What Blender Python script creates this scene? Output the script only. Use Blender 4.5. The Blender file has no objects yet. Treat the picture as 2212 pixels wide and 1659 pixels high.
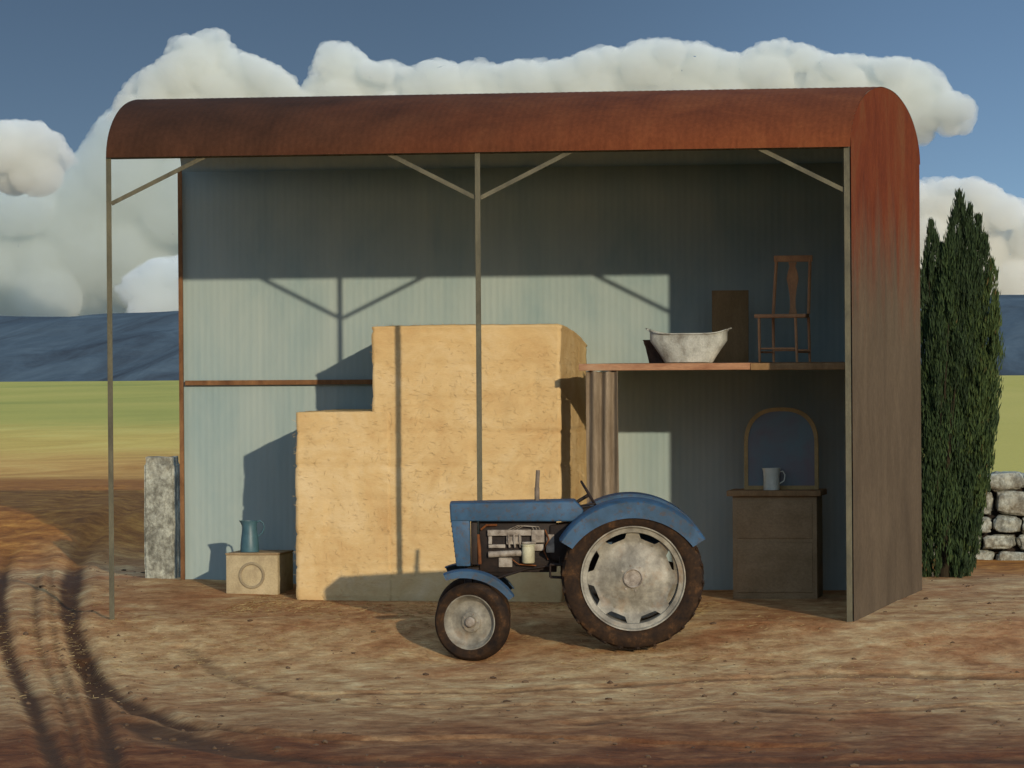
import bpy, bmesh, math, random
import numpy as np
from mathutils import Vector, Matrix, noise

PI = math.pi
R = math.radians
rnd = random.Random(7)
sc = bpy.context.scene
COL = sc.collection

# ------------------------------------------------------------------ camera
CAM = Vector((8.152, -45.505, 2.765))
YAW, PITCH, ROLL = R(9.7357), R(-0.3875), R(-0.4028)
LENS = 156.09
fw = Vector((-math.sin(YAW) * math.cos(PITCH), math.cos(YAW) * math.cos(PITCH), math.sin(PITCH)))
r0 = fw.cross(Vector((0, 0, 1))).normalized()
u0 = r0.cross(fw)
rt = r0 * math.cos(ROLL) + u0 * math.sin(ROLL)
up = -r0 * math.sin(ROLL) + u0 * math.cos(ROLL)
cd = bpy.data.cameras.new('camera')
cam = bpy.data.objects.new('camera', cd)
COL.objects.link(cam)
M3 = Matrix((rt, up, -fw)).transposed()
cam.matrix_world = Matrix.Translation(CAM) @ M3.to_4x4()
cd.lens = LENS
cd.sensor_width = 36
cd.clip_start = 0.5
cd.clip_end = 20000
sc.camera = cam
FPX = LENS / 36 * 2212


def ray(px, py):
    return (fw + rt * ((px - 1106) / FPX) + up * ((829.5 - py) / FPX))


def P(px, py, Y):
    """point of the world plane y = Y seen at a given place of the photograph"""
    d = ray(px, py)
    return CAM + d * ((Y - CAM.y) / d.y)


def PD(px, py, dist):
    return CAM + ray(px, py) * dist


# ------------------------------------------------------------------ light
SUN_FROM = Vector((2.42, -4.5, 1.20)).normalized()
EL = math.asin(SUN_FROM.z)
AZ = math.atan2(SUN_FROM.x, SUN_FROM.y)
w = bpy.data.worlds.new('World')
sc.world = w
w.use_nodes = True
nt = w.node_tree
for n in list(nt.nodes):
    nt.nodes.remove(n)
out = nt.nodes.new('ShaderNodeOutputWorld')
bg = nt.nodes.new('ShaderNodeBackground')
sky = nt.nodes.new('ShaderNodeTexSky')
sky.sky_type = 'NISHITA'
sky.sun_disc = False
sky.sun_elevation = EL
sky.sun_rotation = AZ
sky.air_density = 1.0
sky.dust_density = 0.6
sky.ozone_density = 1.5
tc = nt.nodes.new('ShaderNodeTexCoord')
mp = nt.nodes.new('ShaderNodeMapping')
mp.inputs['Location'].default_value = (0, 0, .10)
mp.inputs['Scale'].default_value = (1, 1, 5.0)
nrm = nt.nodes.new('ShaderNodeVectorMath'); nrm.operation = 'NORMALIZE'
nt.links.new(tc.outputs['Generated'], mp.inputs['Vector'])
nt.links.new(mp.outputs[0], nrm.inputs[0])
nt.links.new(nrm.outputs[0], sky.inputs['Vector'])
tint = nt.nodes.new('ShaderNodeMix'); tint.data_type = 'RGBA'; tint.blend_type = 'MULTIPLY'
tint.inputs[0].default_value = 1.0
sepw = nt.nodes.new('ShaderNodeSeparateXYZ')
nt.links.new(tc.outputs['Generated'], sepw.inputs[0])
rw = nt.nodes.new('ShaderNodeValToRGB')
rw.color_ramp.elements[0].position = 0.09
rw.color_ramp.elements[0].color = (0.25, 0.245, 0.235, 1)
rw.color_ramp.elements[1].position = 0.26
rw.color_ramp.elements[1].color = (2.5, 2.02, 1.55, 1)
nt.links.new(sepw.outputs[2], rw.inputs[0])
# the clear blue opens towards the right
gr = nt.nodes.new('ShaderNodeMapRange')
gr.interpolation_type = 'SMOOTHSTEP'
nt.links.new(sepw.outputs[0], gr.inputs[0])
gr.inputs[1].default_value = -0.20; gr.inputs[2].default_value = -0.03
gm = nt.nodes.new('ShaderNodeMix'); gm.data_type = 'RGBA'
nt.links.new(gr.outputs[0], gm.inputs[0])
gm.inputs[6].default_value = (1.25, 1.28, 1.35, 1); gm.inputs[7].default_value = (2.0, 2.15, 2.35, 1)
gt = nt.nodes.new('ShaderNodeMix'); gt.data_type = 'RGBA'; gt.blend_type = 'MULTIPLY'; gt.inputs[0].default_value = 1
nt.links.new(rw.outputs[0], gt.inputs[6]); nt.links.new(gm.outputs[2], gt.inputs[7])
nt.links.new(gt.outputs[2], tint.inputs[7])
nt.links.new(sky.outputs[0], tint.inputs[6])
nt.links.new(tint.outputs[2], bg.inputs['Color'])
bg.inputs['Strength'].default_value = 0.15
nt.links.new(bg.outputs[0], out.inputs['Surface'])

sl = bpy.data.lights.new('sun', 'SUN')
sl.energy = 2.5
sl.angle = R(0.6)
sl.color = (1.0, 0.85, 0.63)
so = bpy.data.objects.new('sun', sl)
COL.objects.link(so)
so.rotation_euler = SUN_FROM.to_track_quat('Z', 'Y').to_euler()
so.location = (20, -30, 20)

sc.view_settings.view_transform = 'Standard'
sc.view_settings.look = 'None'
sc.view_settings.exposure = 0.34
sc.view_settings.gamma = 1.0
sc.cycles.use_denoising = True
sc.cycles.max_bounces = 10
sc.cycles.volume_bounces = 8
sc.cycles.diffuse_bounces = 4
sc.cycles.use_adaptive_sampling = True
sc.cycles.adaptive_threshold = 0.02


# ------------------------------------------------------------------ helpers
def lin(r, g, b):
    f = lambda c: c / 12.92 if c <= 0.04045 else ((c + 0.055) / 1.055) ** 2.4
    return (f(r), f(g), f(b), 1.0)


class NT:
    def __init__(s, name):
        s.m = bpy.data.materials.new(name)
        s.m.use_nodes = True
        s.t = s.m.node_tree
        s.b = s.t.nodes['Principled BSDF']
        s.tc = s.t.nodes.new('ShaderNodeTexCoord')

    def n(s, k, **kw):
        x = s.t.nodes.new(k)
        for a, v in kw.items():
            setattr(x, a, v)
        return x

    def l(s, a, b):
        s.t.links.new(a, b)

    def noise(s, scale, detail=6, rough=.6, stretch=(1, 1, 1), dist=0., src='Object'):
        mpn = s.n('ShaderNodeMapping')
        mpn.inputs['Scale'].default_value = stretch
        s.l(s.tc.outputs[src], mpn.inputs[0])
        x = s.n('ShaderNodeTexNoise')
        x.inputs['Scale'].default_value = scale
        x.inputs['Detail'].default_value = detail
        x.inputs['Roughness'].default_value = rough
        x.inputs['Distortion'].default_value = dist
        s.l(mpn.outputs[0], x.inputs['Vector'])
        return x.outputs['Fac']

    def ramp(s, fac, stops):
        x = s.n('ShaderNodeValToRGB')
        e = x.color_ramp.elements
        while len(e) > 1:
            e.remove(e[-1])
        e[0].position = stops[0][0]
        e[0].color = stops[0][1] if len(stops[0][1]) == 4 else (*stops[0][1], 1)
        for p, c in stops[1:]:
            k = e.new(p)
            k.color = c if len(c) == 4 else (*c, 1)
        s.l(fac, x.inputs[0])
        return x.outputs[0]

    def mix(s, fac, a, b, mode='MIX'):
        x = s.n('ShaderNodeMix', data_type='RGBA', blend_type=mode)
        for sock, v in ((x.inputs[0], fac), (x.inputs[6], a), (x.inputs[7], b)):
            if hasattr(v, 'is_linked') or hasattr(v, 'node'):
                s.l(v, sock)
            else:
                sock.default_value = v
        return x.outputs[2]

    def math(s, op, a, b=0., c=0., clamp=False):
        x = s.n('ShaderNodeMath', operation=op, use_clamp=clamp)
        for i, v in enumerate((a, b, c)):
            if hasattr(v, 'node'):
                s.l(v, x.inputs[i])
            else:
                x.inputs[i].default_value = v
        return x.outputs[0]

    def bump(s, h, dist, strength=1.0):
        x = s.n('ShaderNodeBump')
        x.inputs['Distance'].default_value = dist
        x.inputs['Strength'].default_value = strength
        s.l(h, x.inputs['Height'])
        s.l(x.outputs[0], s.b.inputs['Normal'])

    def fin(s, col, rough=.9, metal=0., spec=.3):
        if hasattr(col, 'node'):
            s.l(col, s.b.inputs['Base Color'])
        else:
            s.b.inputs['Base Color'].default_value = col
        s.b.inputs['Roughness'].default_value = rough
        s.b.inputs['Metallic'].default_value = metal
        s.b.inputs['Specular IOR Level'].default_value = spec
        return s.m


def mottled(name, c1, c2, c3=None, scale=3., stretch=(1, 1, 1), rough=.9, metal=0., bump=.004, bscale=None, spec=.25,
            fine=.25, detail=8):
    t = NT(name)
    a = t.noise(scale, detail, .65, stretch, .3)
    st = [(.32, c1), (.66, c2)] if c3 is None else [(.30, c1), (.5, c2), (.70, c3)]
    c = t.ramp(a, st)
    f = t.noise(scale * 14, 4, .7, stretch)
    g = t.ramp(f, [(.25, (1 - fine,) * 3), (.75, (1 + fine * .5,) * 3)])
    c = t.mix(1.0, c, g, 'MULTIPLY')
    h = t.noise(bscale or scale * 9, 5, .65, stretch)
    t.bump(h, bump)
    return t.fin(c, rough, metal, spec)


def link(name, me, m=None, parent=None):
    o = bpy.data.objects.new(name, me)
    COL.objects.link(o)
    if m is not None:
        me.materials.clear()
        me.materials.append(m)
    if parent is not None:
        o.parent = parent
    return o


def tag(o, label=None, cat=None, group=None, kind=None):
    if label: o['label'] = label
    if cat: o['category'] = cat
    if group: o['group'] = group
    if kind: o['kind'] = kind
    return o


def empty(name, loc=(0, 0, 0), rz=0., label=None, cat=None, group=None):
    o = bpy.data.objects.new(name, None)
    COL.objects.link(o)
    o.location = loc
    o.rotation_euler = (0, 0, rz)
    o.empty_display_size = .1
    return tag(o, label, cat, group)


class MB:
    """a bmesh that collects shapes and is linked as one object"""

    def __init__(s):
        s.bm = bmesh.new()

    def box(s, lo, hi, mat=None, bevel=0., seg=2):
        tmp = bmesh.new()
        vs = [tmp.verts.new((x, y, z)) for x in (lo[0], hi[0]) for y in (lo[1], hi[1]) for z in (lo[2], hi[2])]
        for f in ((0, 1, 3, 2), (4, 6, 7, 5), (0, 4, 5, 1), (2, 3, 7, 6), (0, 2, 6, 4), (1, 5, 7, 3)):
            tmp.faces.new([vs[i] for i in f])
        if bevel:
            bmesh.ops.bevel(tmp, geom=list(tmp.edges), offset=bevel, segments=seg, affect='EDGES', profile=.5)
        if mat is not None:
            tmp.transform(mat)
        s.add(tmp)
        return s

    def add(s, tmp):
        bmesh.ops.recalc_face_normals(tmp, faces=list(tmp.faces))
        me = bpy.data.meshes.new('t')
        tmp.to_mesh(me)
        tmp.free()
        s.bm.from_mesh(me)
        bpy.data.meshes.remove(me)

    def prism(s, pts, y0, y1, bevel=0., seg=2):
        """outline in x,z extruded along y"""
        tmp = bmesh.new()
        a = [tmp.verts.new((p[0], y0, p[1])) for p in pts]
        b = [tmp.verts.new((p[0], y1, p[1])) for p in pts]
        n = len(pts)
        tmp.faces.new(a)
        tmp.faces.new(b[::-1])
        for i in range(n):
            tmp.faces.new((a[i], b[i], b[(i + 1) % n], a[(i + 1) % n]))
        bmesh.ops.recalc_face_normals(tmp, faces=list(tmp.faces))
        if bevel:
            bmesh.ops.bevel(tmp, geom=list(tmp.edges), offset=bevel, segments=seg, affect='EDGES', profile=.5)
        s.add(tmp)
        return s

    def tube(s, path, rad, n=12, cap=True, closed=False):
        tmp = bmesh.new()
        path = [Vector(p) for p in path]
        k = len(path)
        rads = rad if isinstance(rad, (list, tuple)) else [rad] * k
        rings = []
        ref = None
        for i, p in enumerate(path):
            if closed:
                t = (path[(i + 1) % k] - path[i - 1]).normalized()
            else:
                t = (path[min(i + 1, k - 1)] - path[max(i - 1, 0)]).normalized()
            if ref is None:
                ref = t.orthogonal().normalized()
            ref = (ref - t * ref.dot(t)).normalized()
            bi = t.cross(ref)
            rings.append([tmp.verts.new(p + (ref * math.cos(2 * PI * j / n) + bi * math.sin(2 * PI * j / n)) * rads[i])
                          for j in range(n)])
        for i in range(k if closed else k - 1):
            a, b = rings[i], rings[(i + 1) % k]
            for j in range(n):
                tmp.faces.new((a[j], a[(j + 1) % n], b[(j + 1) % n], b[j]))
        if cap and not closed:
            tmp.faces.new(rings[0][::-1])
            tmp.faces.new(rings[-1])
        s.add(tmp)
        return s

    def lathe(s, prof, n=48, axis='Z', closed=False, mat=None):
        """prof: (r, h) revolve; r==0 gives a pole"""
        tmp = bmesh.new()
        rings = []
        for r_, h in prof:
            if r_ < 1e-6:
                rings.append([tmp.verts.new((0, 0, h))])
            else:
                rings.append([tmp.verts.new((r_ * math.cos(2 * PI * j / n), r_ * math.sin(2 * PI * j / n), h)) for j in range(n)])
        L = len(rings)
        for i in range(L if closed else L - 1):
            a, b = rings[i], rings[(i + 1) % L]
            for j in range(n):
                k = (j + 1) % n
                if len(a) == 1 and len(b) == 1: continue
                if len(a) == 1:
                    tmp.faces.new((a[0], b[k], b[j]))
                elif len(b) == 1:
                    tmp.faces.new((a[j], a[k], b[0]))
                else:
                    tmp.faces.new((a[j], a[k], b[k], b[j]))
        if axis == 'Y':   # height runs toward -y
            tmp.transform(Matrix(((1, 0, 0, 0), (0, 0, -1, 0), (0, 1, 0, 0), (0, 0, 0, 1))))
        if mat is not None:
            tmp.transform(mat)
        s.add(tmp)
        return s

    def build(s, name, m, parent=None, smooth=True, angle=35):
        me = bpy.data.meshes.new(name)
        s.bm.to_mesh(me)
        s.bm.free()
        if smooth:
            me.polygons.foreach_set('use_smooth', [True] * len(me.polygons))
            try:
                me.set_sharp_from_angle(angle=R(angle))
            except Exception:
                pass
        return link(name, me, m, parent)


def grid_mesh(name, X, Y, Z, smooth=True):
    """X,Y,Z arrays (rows, cols)"""
    nr, nc = X.shape
    me = bpy.data.meshes.new(name)
    co = np.stack([X, Y, Z], -1).reshape(-1, 3).astype(np.float32)
    i = np.arange(nr * nc).reshape(nr, nc)
    q = np.stack([i[:-1, :-1], i[:-1, 1:], i[1:, 1:], i[1:, :-1]], -1).reshape(-1, 4)
    me.vertices.add(len(co)); me.vertices.foreach_set('co', co.ravel())
    me.loops.add(q.size); me.loops.foreach_set('vertex_index', q.ravel().astype(np.int32))
    me.polygons.add(len(q)); me.polygons.foreach_set('loop_start', np.arange(0, q.size, 4, dtype=np.int32))
    me.update(calc_edges=True)
    me.validate()
    if smooth:
        me.polygons.foreach_set('use_smooth', [True] * len(me.polygons))
    return me


def vnoise(x, y, seed=0):
    """smooth value noise on numpy arrays"""
    xi = np.floor(x).astype(np.int64); yi = np.floor(y).astype(np.int64)
    xf = x - xi; yf = y - yi
    xf = xf * xf * (3 - 2 * xf); yf = yf * yf * (3 - 2 * yf)

    def h(a, b):
        k = (a * 374761393 + b * 668265263 + seed * 1442695041) & 0x7fffffff
        k = ((k ^ (k >> 13)) * 1274126177) & 0x7fffffff
        return ((k ^ (k >> 16)) & 0xffff) / 65535.0
    a = h(xi, yi); b = h(xi + 1, yi); c = h(xi, yi + 1); d = h(xi + 1, yi + 1)
    return (a * (1 - xf) + b * xf) * (1 - yf) + (c * (1 - xf) + d * xf) * yf - .5


def fbm(x, y, seed=0, oct=4):
    s = 0; a = 1.; f = 1.
    for k in range(oct):
        s = s + a * vnoise(x * f + 17.3 * k, y * f - 9.1 * k, seed + k)
        a *= .5; f *= 2.03
    return s


def sstep(a, b, x):
    t = np.clip((x - a) / (b - a), 0, 1)
    return t * t * (3 - 2 * t)


# ------------------------------------------------------------------ ground
D = 4.5
W1, W2, H = 3.955, 3.848, 4.895
XBL, XBR = -4.283, 4.188
RISE = P(1925, 192, D / 2).z - H


def base_z(x, y):
    x = np.asarray(x, float); y = np.asarray(y, float)
    back = np.interp(y, [-60, -14, -8, -5, -3.2, -1.9, -1.4, 0, 2.5, 4.5, 12, 60], [-.42, -.42, -.42, -.41, -.37, -.27, -.20, -.0, .05, .08, .10, 0.])
    lft = sstep(-1.5, -4.3, x) * sstep(1.0, 4.5, y) * sstep(40, 8, y) * .10
    side = sstep(2.6, 3.8, np.abs(x)) * sstep(-3.2, -.3, y) * sstep(1.2, 0, y) * .0
    dip = 0
    bank_ = sstep(-4.8, -7.5, x) * sstep(6, 13, y) * sstep(60, 20, y) * .55
    back = back + bank_
    for cx_, cy_, dz_ in ((.22, -1.82, .055), (1.62, -.37, .085), (.03, -.64, .105)):   # tyres settled in the soft ground
        dip = dip - dz_ * np.exp(-(((x - cx_) / .55) ** 2 + ((y - cy_) / .45) ** 2))
    return back + lft + side + dip


def ground_hit(px, py):
    """first place where the sight line meets the ground"""
    d = ray(px, py)
    t = np.linspace(20, 260, 9601)
    x = CAM.x + d.x * t; y = CAM.y + d.y * t; z = CAM.z + d.z * t
    k = int(np.argmax(z < base_z(x, y)))
    return (float(x[k]), float(y[k]))


RUTS = [  # centre lines of the wheel ruts, half width (m), depth (m)
    ([(345, 1058), (300, 1085), (215, 1140), (170, 1200), (150, 1290), (155, 1350), (178, 1420), (215, 1475), (285, 1520), (400, 1562), (600, 1592), (820, 1600), (1100, 1597), (1400, 1603), (1750, 1611)], .125, .10),
    ([(265, 1038), (160, 1078), (60, 1140), (15, 1200), (0, 1280), (6, 1360), (25, 1430), (62, 1510), (95, 1590), (140, 1700)], .08, .07),
    ([(178, 1420), (200, 1490), (225, 1570), (255, 1700)], .08, .08),
    ([(600, 1500), (900, 1497), (1300, 1488), (1600, 1470), (1900, 1455), (2300, 1465)], .12, .04),
    ([(1250, 1560), (1550, 1535), (1800, 1545), (2300, 1515)], .12, .04),
    ([(300, 1560), (500, 1625), (800, 1650), (1300, 1652), (2300, 1640)], .25, .06),
    ([(400, 1400), (520, 1470), (760, 1520), (1150, 1525), (1500, 1515)], .09, .03),
    ([(80, 1240), (75, 1330), (95, 1430), (140, 1540), (180, 1700)], .035, .04),
    ([(110, 1230), (112, 1320), (130, 1430), (190, 1580), (220, 1700)], .03, .045),
]


def catmull(pts, n=14):
    pts = [np.array(p, float) for p in pts]
    pts = [2 * pts[0] - pts[1]] + pts + [2 * pts[-1] - pts[-2]]
    o = []
    for i in range(1, len(pts) - 2):
        for k in range(n):
            t = k / n
            a, b, c, d = pts[i - 1:i + 3]
            o.append(.5 * ((2 * b) + (-a + c) * t + (2 * a - 5 * b + 4 * c - d) * t * t + (-a + 3 * b - 3 * c + d) * t ** 3))
    o.append(pts[-2])
    return o


RUT_W = []
for pts, hw, dp in RUTS:
    RUT_W.append((np.array([ground_hit(*p) for p in catmull(pts, 8)]), hw, dp))


def seg_dist(x, y, poly):
    best = np.full(x.shape, 1e9)
    for a, b in zip(poly[:-1], poly[1:]):
        dx, dy = b - a
        L = dx * dx + dy * dy + 1e-9
        t = np.clip(((x - a[0]) * dx + (y - a[1]) * dy) / L, 0, 1)
        d = (x - a[0] - t * dx) ** 2 + (y - a[1] - t * dy) ** 2
        best = np.minimum(best, d)
    return np.sqrt(best)


def build_ground():
    # graded lines: fine near the barn, coarse far away
    def lines(spec):
        o = [spec[0][0]]
        for (a, b, st) in spec:
            n = max(1, int(round((b - a) / st)))
            o += list(np.linspace(a, b, n + 1)[1:])
        return np.array(o)
    xs = lines([(-1200, -200, 100), (-200, -40, 16), (-40, -12, 2), (-12, -7.5, .3), (-7.5, 8.2, .05), (8.2, 14, .4), (14, 40, 2), (40, 200, 16), (200, 1200, 100)])
    ys = lines([(-120, -60, 10), (-60, -20, 4), (-20, -17, .5), (-17, 8, .055), (8, 30, .25), (30, 100, 2), (100, 460, 12), (460, 1400, 60)])
    X, Y = np.meshgrid(xs, ys)
    Z = base_z(X, Y)
    near = sstep(14, 7, np.abs(X)) * sstep(-30, -17, Y) * sstep(25, 10, Y)
    inside = ((X > -4.3) & (X < 4.1) & (Y > .0) & (Y < 4.6)).astype(float)
    und = fbm(X * .55, Y * .30, 3, 3) * .045 + fbm(X * 2.0, Y * .9, 11, 4) * .016
    calm = 1 - .75 * sstep(-2.8, -2.0, Y) * sstep(8, 3, Y) * sstep(-5.2, -4.2, X) * sstep(5, 4.4, X)
    Z = Z + und * near * calm
    # fine trodden relief
    Z = Z + fbm(X * 9, Y * 5, 5, 3) * .006 * near * (1 - .6 * inside)
    rut = np.zeros_like(X)
    msk = (np.abs(X) < 16) & (Y < 26) & (Y > -22)
    xm, ym = X[msk], Y[msk]
    rm = np.zeros_like(xm); zm = np.zeros_like(xm)
    wob = fbm(xm * 1.6, ym * .8, 9, 3)
    for poly, hw, dp in RUT_W:
        d = seg_dist(xm, ym, poly)
        hwv = hw * (1 + .5 * wob)
        g = np.exp(-(d / hwv) ** 2)
        rim = np.exp(-((d - 2.0 * hwv) / (hwv * .7)) ** 2)
        zm += (-dp * g + dp * .35 * rim) * .55
        dj = d + .022 * fbm(xm * 4, ym * 2, 13, 3)
        rm = np.maximum(rm, (1 - sstep(hwv * .55, hwv * 1.25, dj)) * min(1, dp / .07))
    rut[msk] = rm
    Z[msk] += zm
    # the land falls away beyond the crest of the field
    Z = Z - np.where(Y > 440, (Y - 440) * .03, 0)
    Z = Z + sstep(60, 200, Y) * fbm(X / 60., Y / 60., 21, 2) * .25
    me = grid_mesh('ground', X, Y, Z)
    at = me.attributes.new('rut', 'FLOAT', 'POINT')
    at.data.foreach_set('value', rut.ravel().astype(np.float32))
    return me, xs, ys, Z


GME, GXS, GYS, GZ = build_ground()


def gz(x, y):
    """height of the built ground"""
    i = np.clip(np.searchsorted(GXS, x) - 1, 0, len(GXS) - 2)
    j = np.clip(np.searchsorted(GYS, y) - 1, 0, len(GYS) - 2)
    tx = (x - GXS[i]) / (GXS[i + 1] - GXS[i]); ty = (y - GYS[j]) / (GYS[j + 1] - GYS[j])
    return float((GZ[j, i] * (1 - tx) + GZ[j, i + 1] * tx) * (1 - ty) + (GZ[j + 1, i] * (1 - tx) + GZ[j + 1, i + 1] * tx) * ty)


def ground_material():
    t = NT('earth')
    sep = t.n('ShaderNodeSeparateXYZ')
    t.l(t.tc.outputs['Object'], sep.inputs[0])
    gx, gy = sep.outputs[0], sep.outputs[1]
    n1 = t.noise(.55, 8, .62, (1, .55, 1), .8)
    n2 = t.noise(2.6, 8, .70, (1, .85, 1), .25)
    n3 = t.noise(9, 6, .75, (.8, 1.2, 1), 0.)
    dry = t.ramp(n2, [(.30, lin(.52, .36, .21)), (.45, lin(.65, .495, .33)), (.58, lin(.74, .605, .42)), (.72, lin(.83, .73, .54))])
    red = t.ramp(n2, [(.3, lin(.44, .26, .14)), (.5, lin(.60, .37, .21)), (.7, lin(.68, .48, .30))])
    m1 = t.ramp(n1, [(.46, (0, 0, 0)), (.66, (.75, .75, .75))])
    c = t.mix(m1, dry, red)
    # damp red earth in the foreground
    a = t.math('MULTIPLY_ADD', gy, -.16, -.70)           # 0 near y=-5, 1 near y=-12
    a = t.math('MULTIPLY_ADD', n1, 1.3, t.math('SUBTRACT', a, .62))
    a = t.math('MULTIPLY', t.math('MAXIMUM', a, 0.), .95, clamp=True)
    dark = t.ramp(n2, [(.3, lin(.30, .165, .085)), (.5, lin(.43, .25, .135)), (.72, lin(.57, .38, .225))])
    c = t.mix(a, c, dark)
    rut = t.n('ShaderNodeAttribute', attribute_name='rut').outputs['Fac']
    rf = t.math('MULTIPLY', rut, t.ramp(n2, [(.3, (1.2,) * 3), (.75, (.8,) * 3)]), clamp=True)
    c = t.mix(rf, c, lin(.30, .20, .125))
    # pale ribs of old straw and dust at the left of the ruts
    # zones going away: dark turned earth, tawny stubble, straw, green
    def zone(c, y0, y1, col, wob, xs=0.):
        g = t.math('ADD', gy, t.math('MULTIPLY', gx, xs))
        g = t.math('ADD', g, t.math('MULTIPLY', t.math('SUBTRACT', n1, .5), wob))
        f = t.n('ShaderNodeMapRange', interpolation_type='SMOOTHSTEP')
        t.l(g, f.inputs[0])
        f.inputs[1].default_value = y0; f.inputs[2].default_value = y1
        return t.mix(f.outputs[0], c, col)
    bank = t.ramp(n2, [(.3, lin(.44, .26, .12)), (.5, lin(.60, .38, .17)), (.7, lin(.76, .53, .25))])
    c = zone(c, 5.5, 10, bank, 4)
    tw = t.noise(.16, 7, .65, (1, .35, 1), .8)
    tawny = t.ramp(tw, [(.3, lin(.68, .46, .22)), (.5, lin(.82, .62, .33)), (.68, lin(.88, .73, .42))])
    c = zone(c, 36, 58, tawny, 28)
    straw = t.ramp(tw, [(.3, lin(.76, .61, .30)), (.5, lin(.84, .71, .36)), (.7, lin(.87, .77, .42))])
    c = zone(c, 62, 95, straw, 30)
    gn = t.noise(.03, 6, .6, (1, .3, 1), .5)
    green = t.ramp(gn, [(.35, lin(.62, .61, .29)), (.5, lin(.72, .67, .33)), (.66, lin(.79, .71, .38))])
    c = zone(c, 95, 150, green, 50)
    # pasture on the right starts much nearer, behind the stone wall
    mr = t.math('MULTIPLY', t.math('GREATER_THAN', gy, 13.), t.math('GREATER_THAN', t.math('ADD', gx, t.math('MULTIPLY', gy, .17)), 1.2))
    c = t.mix(mr, c, t.ramp(gn, [(.35, lin(.73, .67, .32)), (.65, lin(.79, .71, .37))]))
    f = t.ramp(n3, [(.25, (.50,) * 3), (.5, (.95,) * 3), (.8, (1.25,) * 3)])
    c = t.mix(.85, c, f, 'MULTIPLY')
    f2 = t.noise(42, 4, .75, (1, 1.3, 1))
    c = t.mix(1.0, c, t.ramp(f2, [(.28, (.60, .56, .52)), (.45, (1,) * 3), (.72, (1.16,) * 3)]), 'MULTIPLY')
    hh = t.math('ADD', t.math('MULTIPLY', n3, .45), t.math('MULTIPLY', t.noise(34, 5, .7, (1, .6, 1)), .25))
    hh = t.math('ADD', hh, n2)
    t.bump(hh, .02, .8)
    return t.fin(c, .97, 0, .12)


g = link('ground', GME, ground_material())
tag(g, kind='structure')

# hills beyond the fields
def build_hills():
    xs = np.linspace(-900, 600, 260)
    ys = np.linspace(1300, 2300, 60)
    X, Y = np.meshgrid(xs, ys)
    t = (Y - 1300) / 1000.
    # crest height read off the skyline
    az = (X + .171 * 0) / 1.0
    crest = np.interp(X, [-900, -560, -470, -330, -60, 0, 120, 600], [20, 23.0, 26.2, 25.0, 31, 35.5, 37.0, 42])
    prof = sstep(0, .78, t) * 1.0 - sstep(.82, 1.0, t) * .15
    Z = -28 + (crest + 28) * prof
    Z += (fbm(X / 110, Y / 200, 31, 4) * 5.5 + np.abs(fbm(X / 60, Y / 260, 37, 3)) * -5) * sstep(.0, .25, t) * sstep(.9, .6, t)
    return grid_mesh('hills', X, Y, Z)


t = NT('moor')
a = t.noise(.022, 8, .65, (1.6, .25, 1), 1.2)
c = t.ramp(a, [(.3, lin(.24, .26, .28)), (.5, lin(.315, .36, .385)), (.7, lin(.39, .44, .46))])
t.bump(t.noise(.06, 6, .6), 2.0)
hl = link('hills', build_hills(), t.fin(c, 1, 0, .05))
tag(hl, kind='structure')

# ------------------------------------------------------------------ shared materials
TIN_IN = NT('galvanised_sheet')
_t = TIN_IN
_a = _t.noise(1.1, 6, .6, (1, 1, .35), .4)
_c = _t.ramp(_a, [(.3, lin(.50, .585, .59)), (.5, lin(.57, .63, .62)), (.7, lin(.615, .66, .64))])
_s = _t.noise(7, 5, .6, (1, 1, .06))
_c = _t.mix(.5, _c, _t.ramp(_s, [(.3, (.88, .90, .91)), (.7, (1.05, 1.04, 1.02))]), 'MULTIPLY')
_t.bump(_t.noise(30, 4, .6, (1, 1, .2)), .0015)
TIN_IN = _t.fin(_c, .75, 0, .2)


def red_paint(name, lo, hi, z0, z1, brown_x=None):
    """old red oxide paint, weathered off towards the foot (z0..z1) or darker brown towards the left"""
    t = NT(name)
    sep = t.n('ShaderNodeSeparateXYZ')
    t.l(t.tc.outputs['Object'], sep.inputs[0])
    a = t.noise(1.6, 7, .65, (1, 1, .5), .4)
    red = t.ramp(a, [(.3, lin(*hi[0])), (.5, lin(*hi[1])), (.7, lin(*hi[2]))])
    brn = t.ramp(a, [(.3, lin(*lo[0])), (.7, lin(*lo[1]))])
    st = t.noise(2.2, 6, .62, (1.5, 1.5, .30) if brown_x is None else (.7, .7, .7), .1)
    if brown_x is None:
        v = t.math('MULTIPLY_ADD', st, 2.6, sep.outputs[2])
        f = t.n('ShaderNodeMapRange', interpolation_type='SMOOTHSTEP')
        t.l(v, f.inputs[0]); f.inputs[1].default_value = z0 + 1.3; f.inputs[2].default_value = z1 + 1.3
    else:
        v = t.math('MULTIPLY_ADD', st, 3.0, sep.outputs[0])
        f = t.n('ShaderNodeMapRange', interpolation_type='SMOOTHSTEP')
        t.l(v, f.inputs[0]); f.inputs[1].default_value = brown_x[0] + 1.5; f.inputs[2].default_value = brown_x[1] + 1.5
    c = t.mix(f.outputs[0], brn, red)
    fn = t.noise(26, 4, .7, (1, 1, .6))
    c = t.mix(1.0, c, t.ramp(fn, [(.3, (.82,) * 3), (.7, (1.1,) * 3)]), 'MULTIPLY')
    t.bump(t.noise(40, 4, .6), .0015)
    return t.fin(c, .95, 0, .06)


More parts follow.
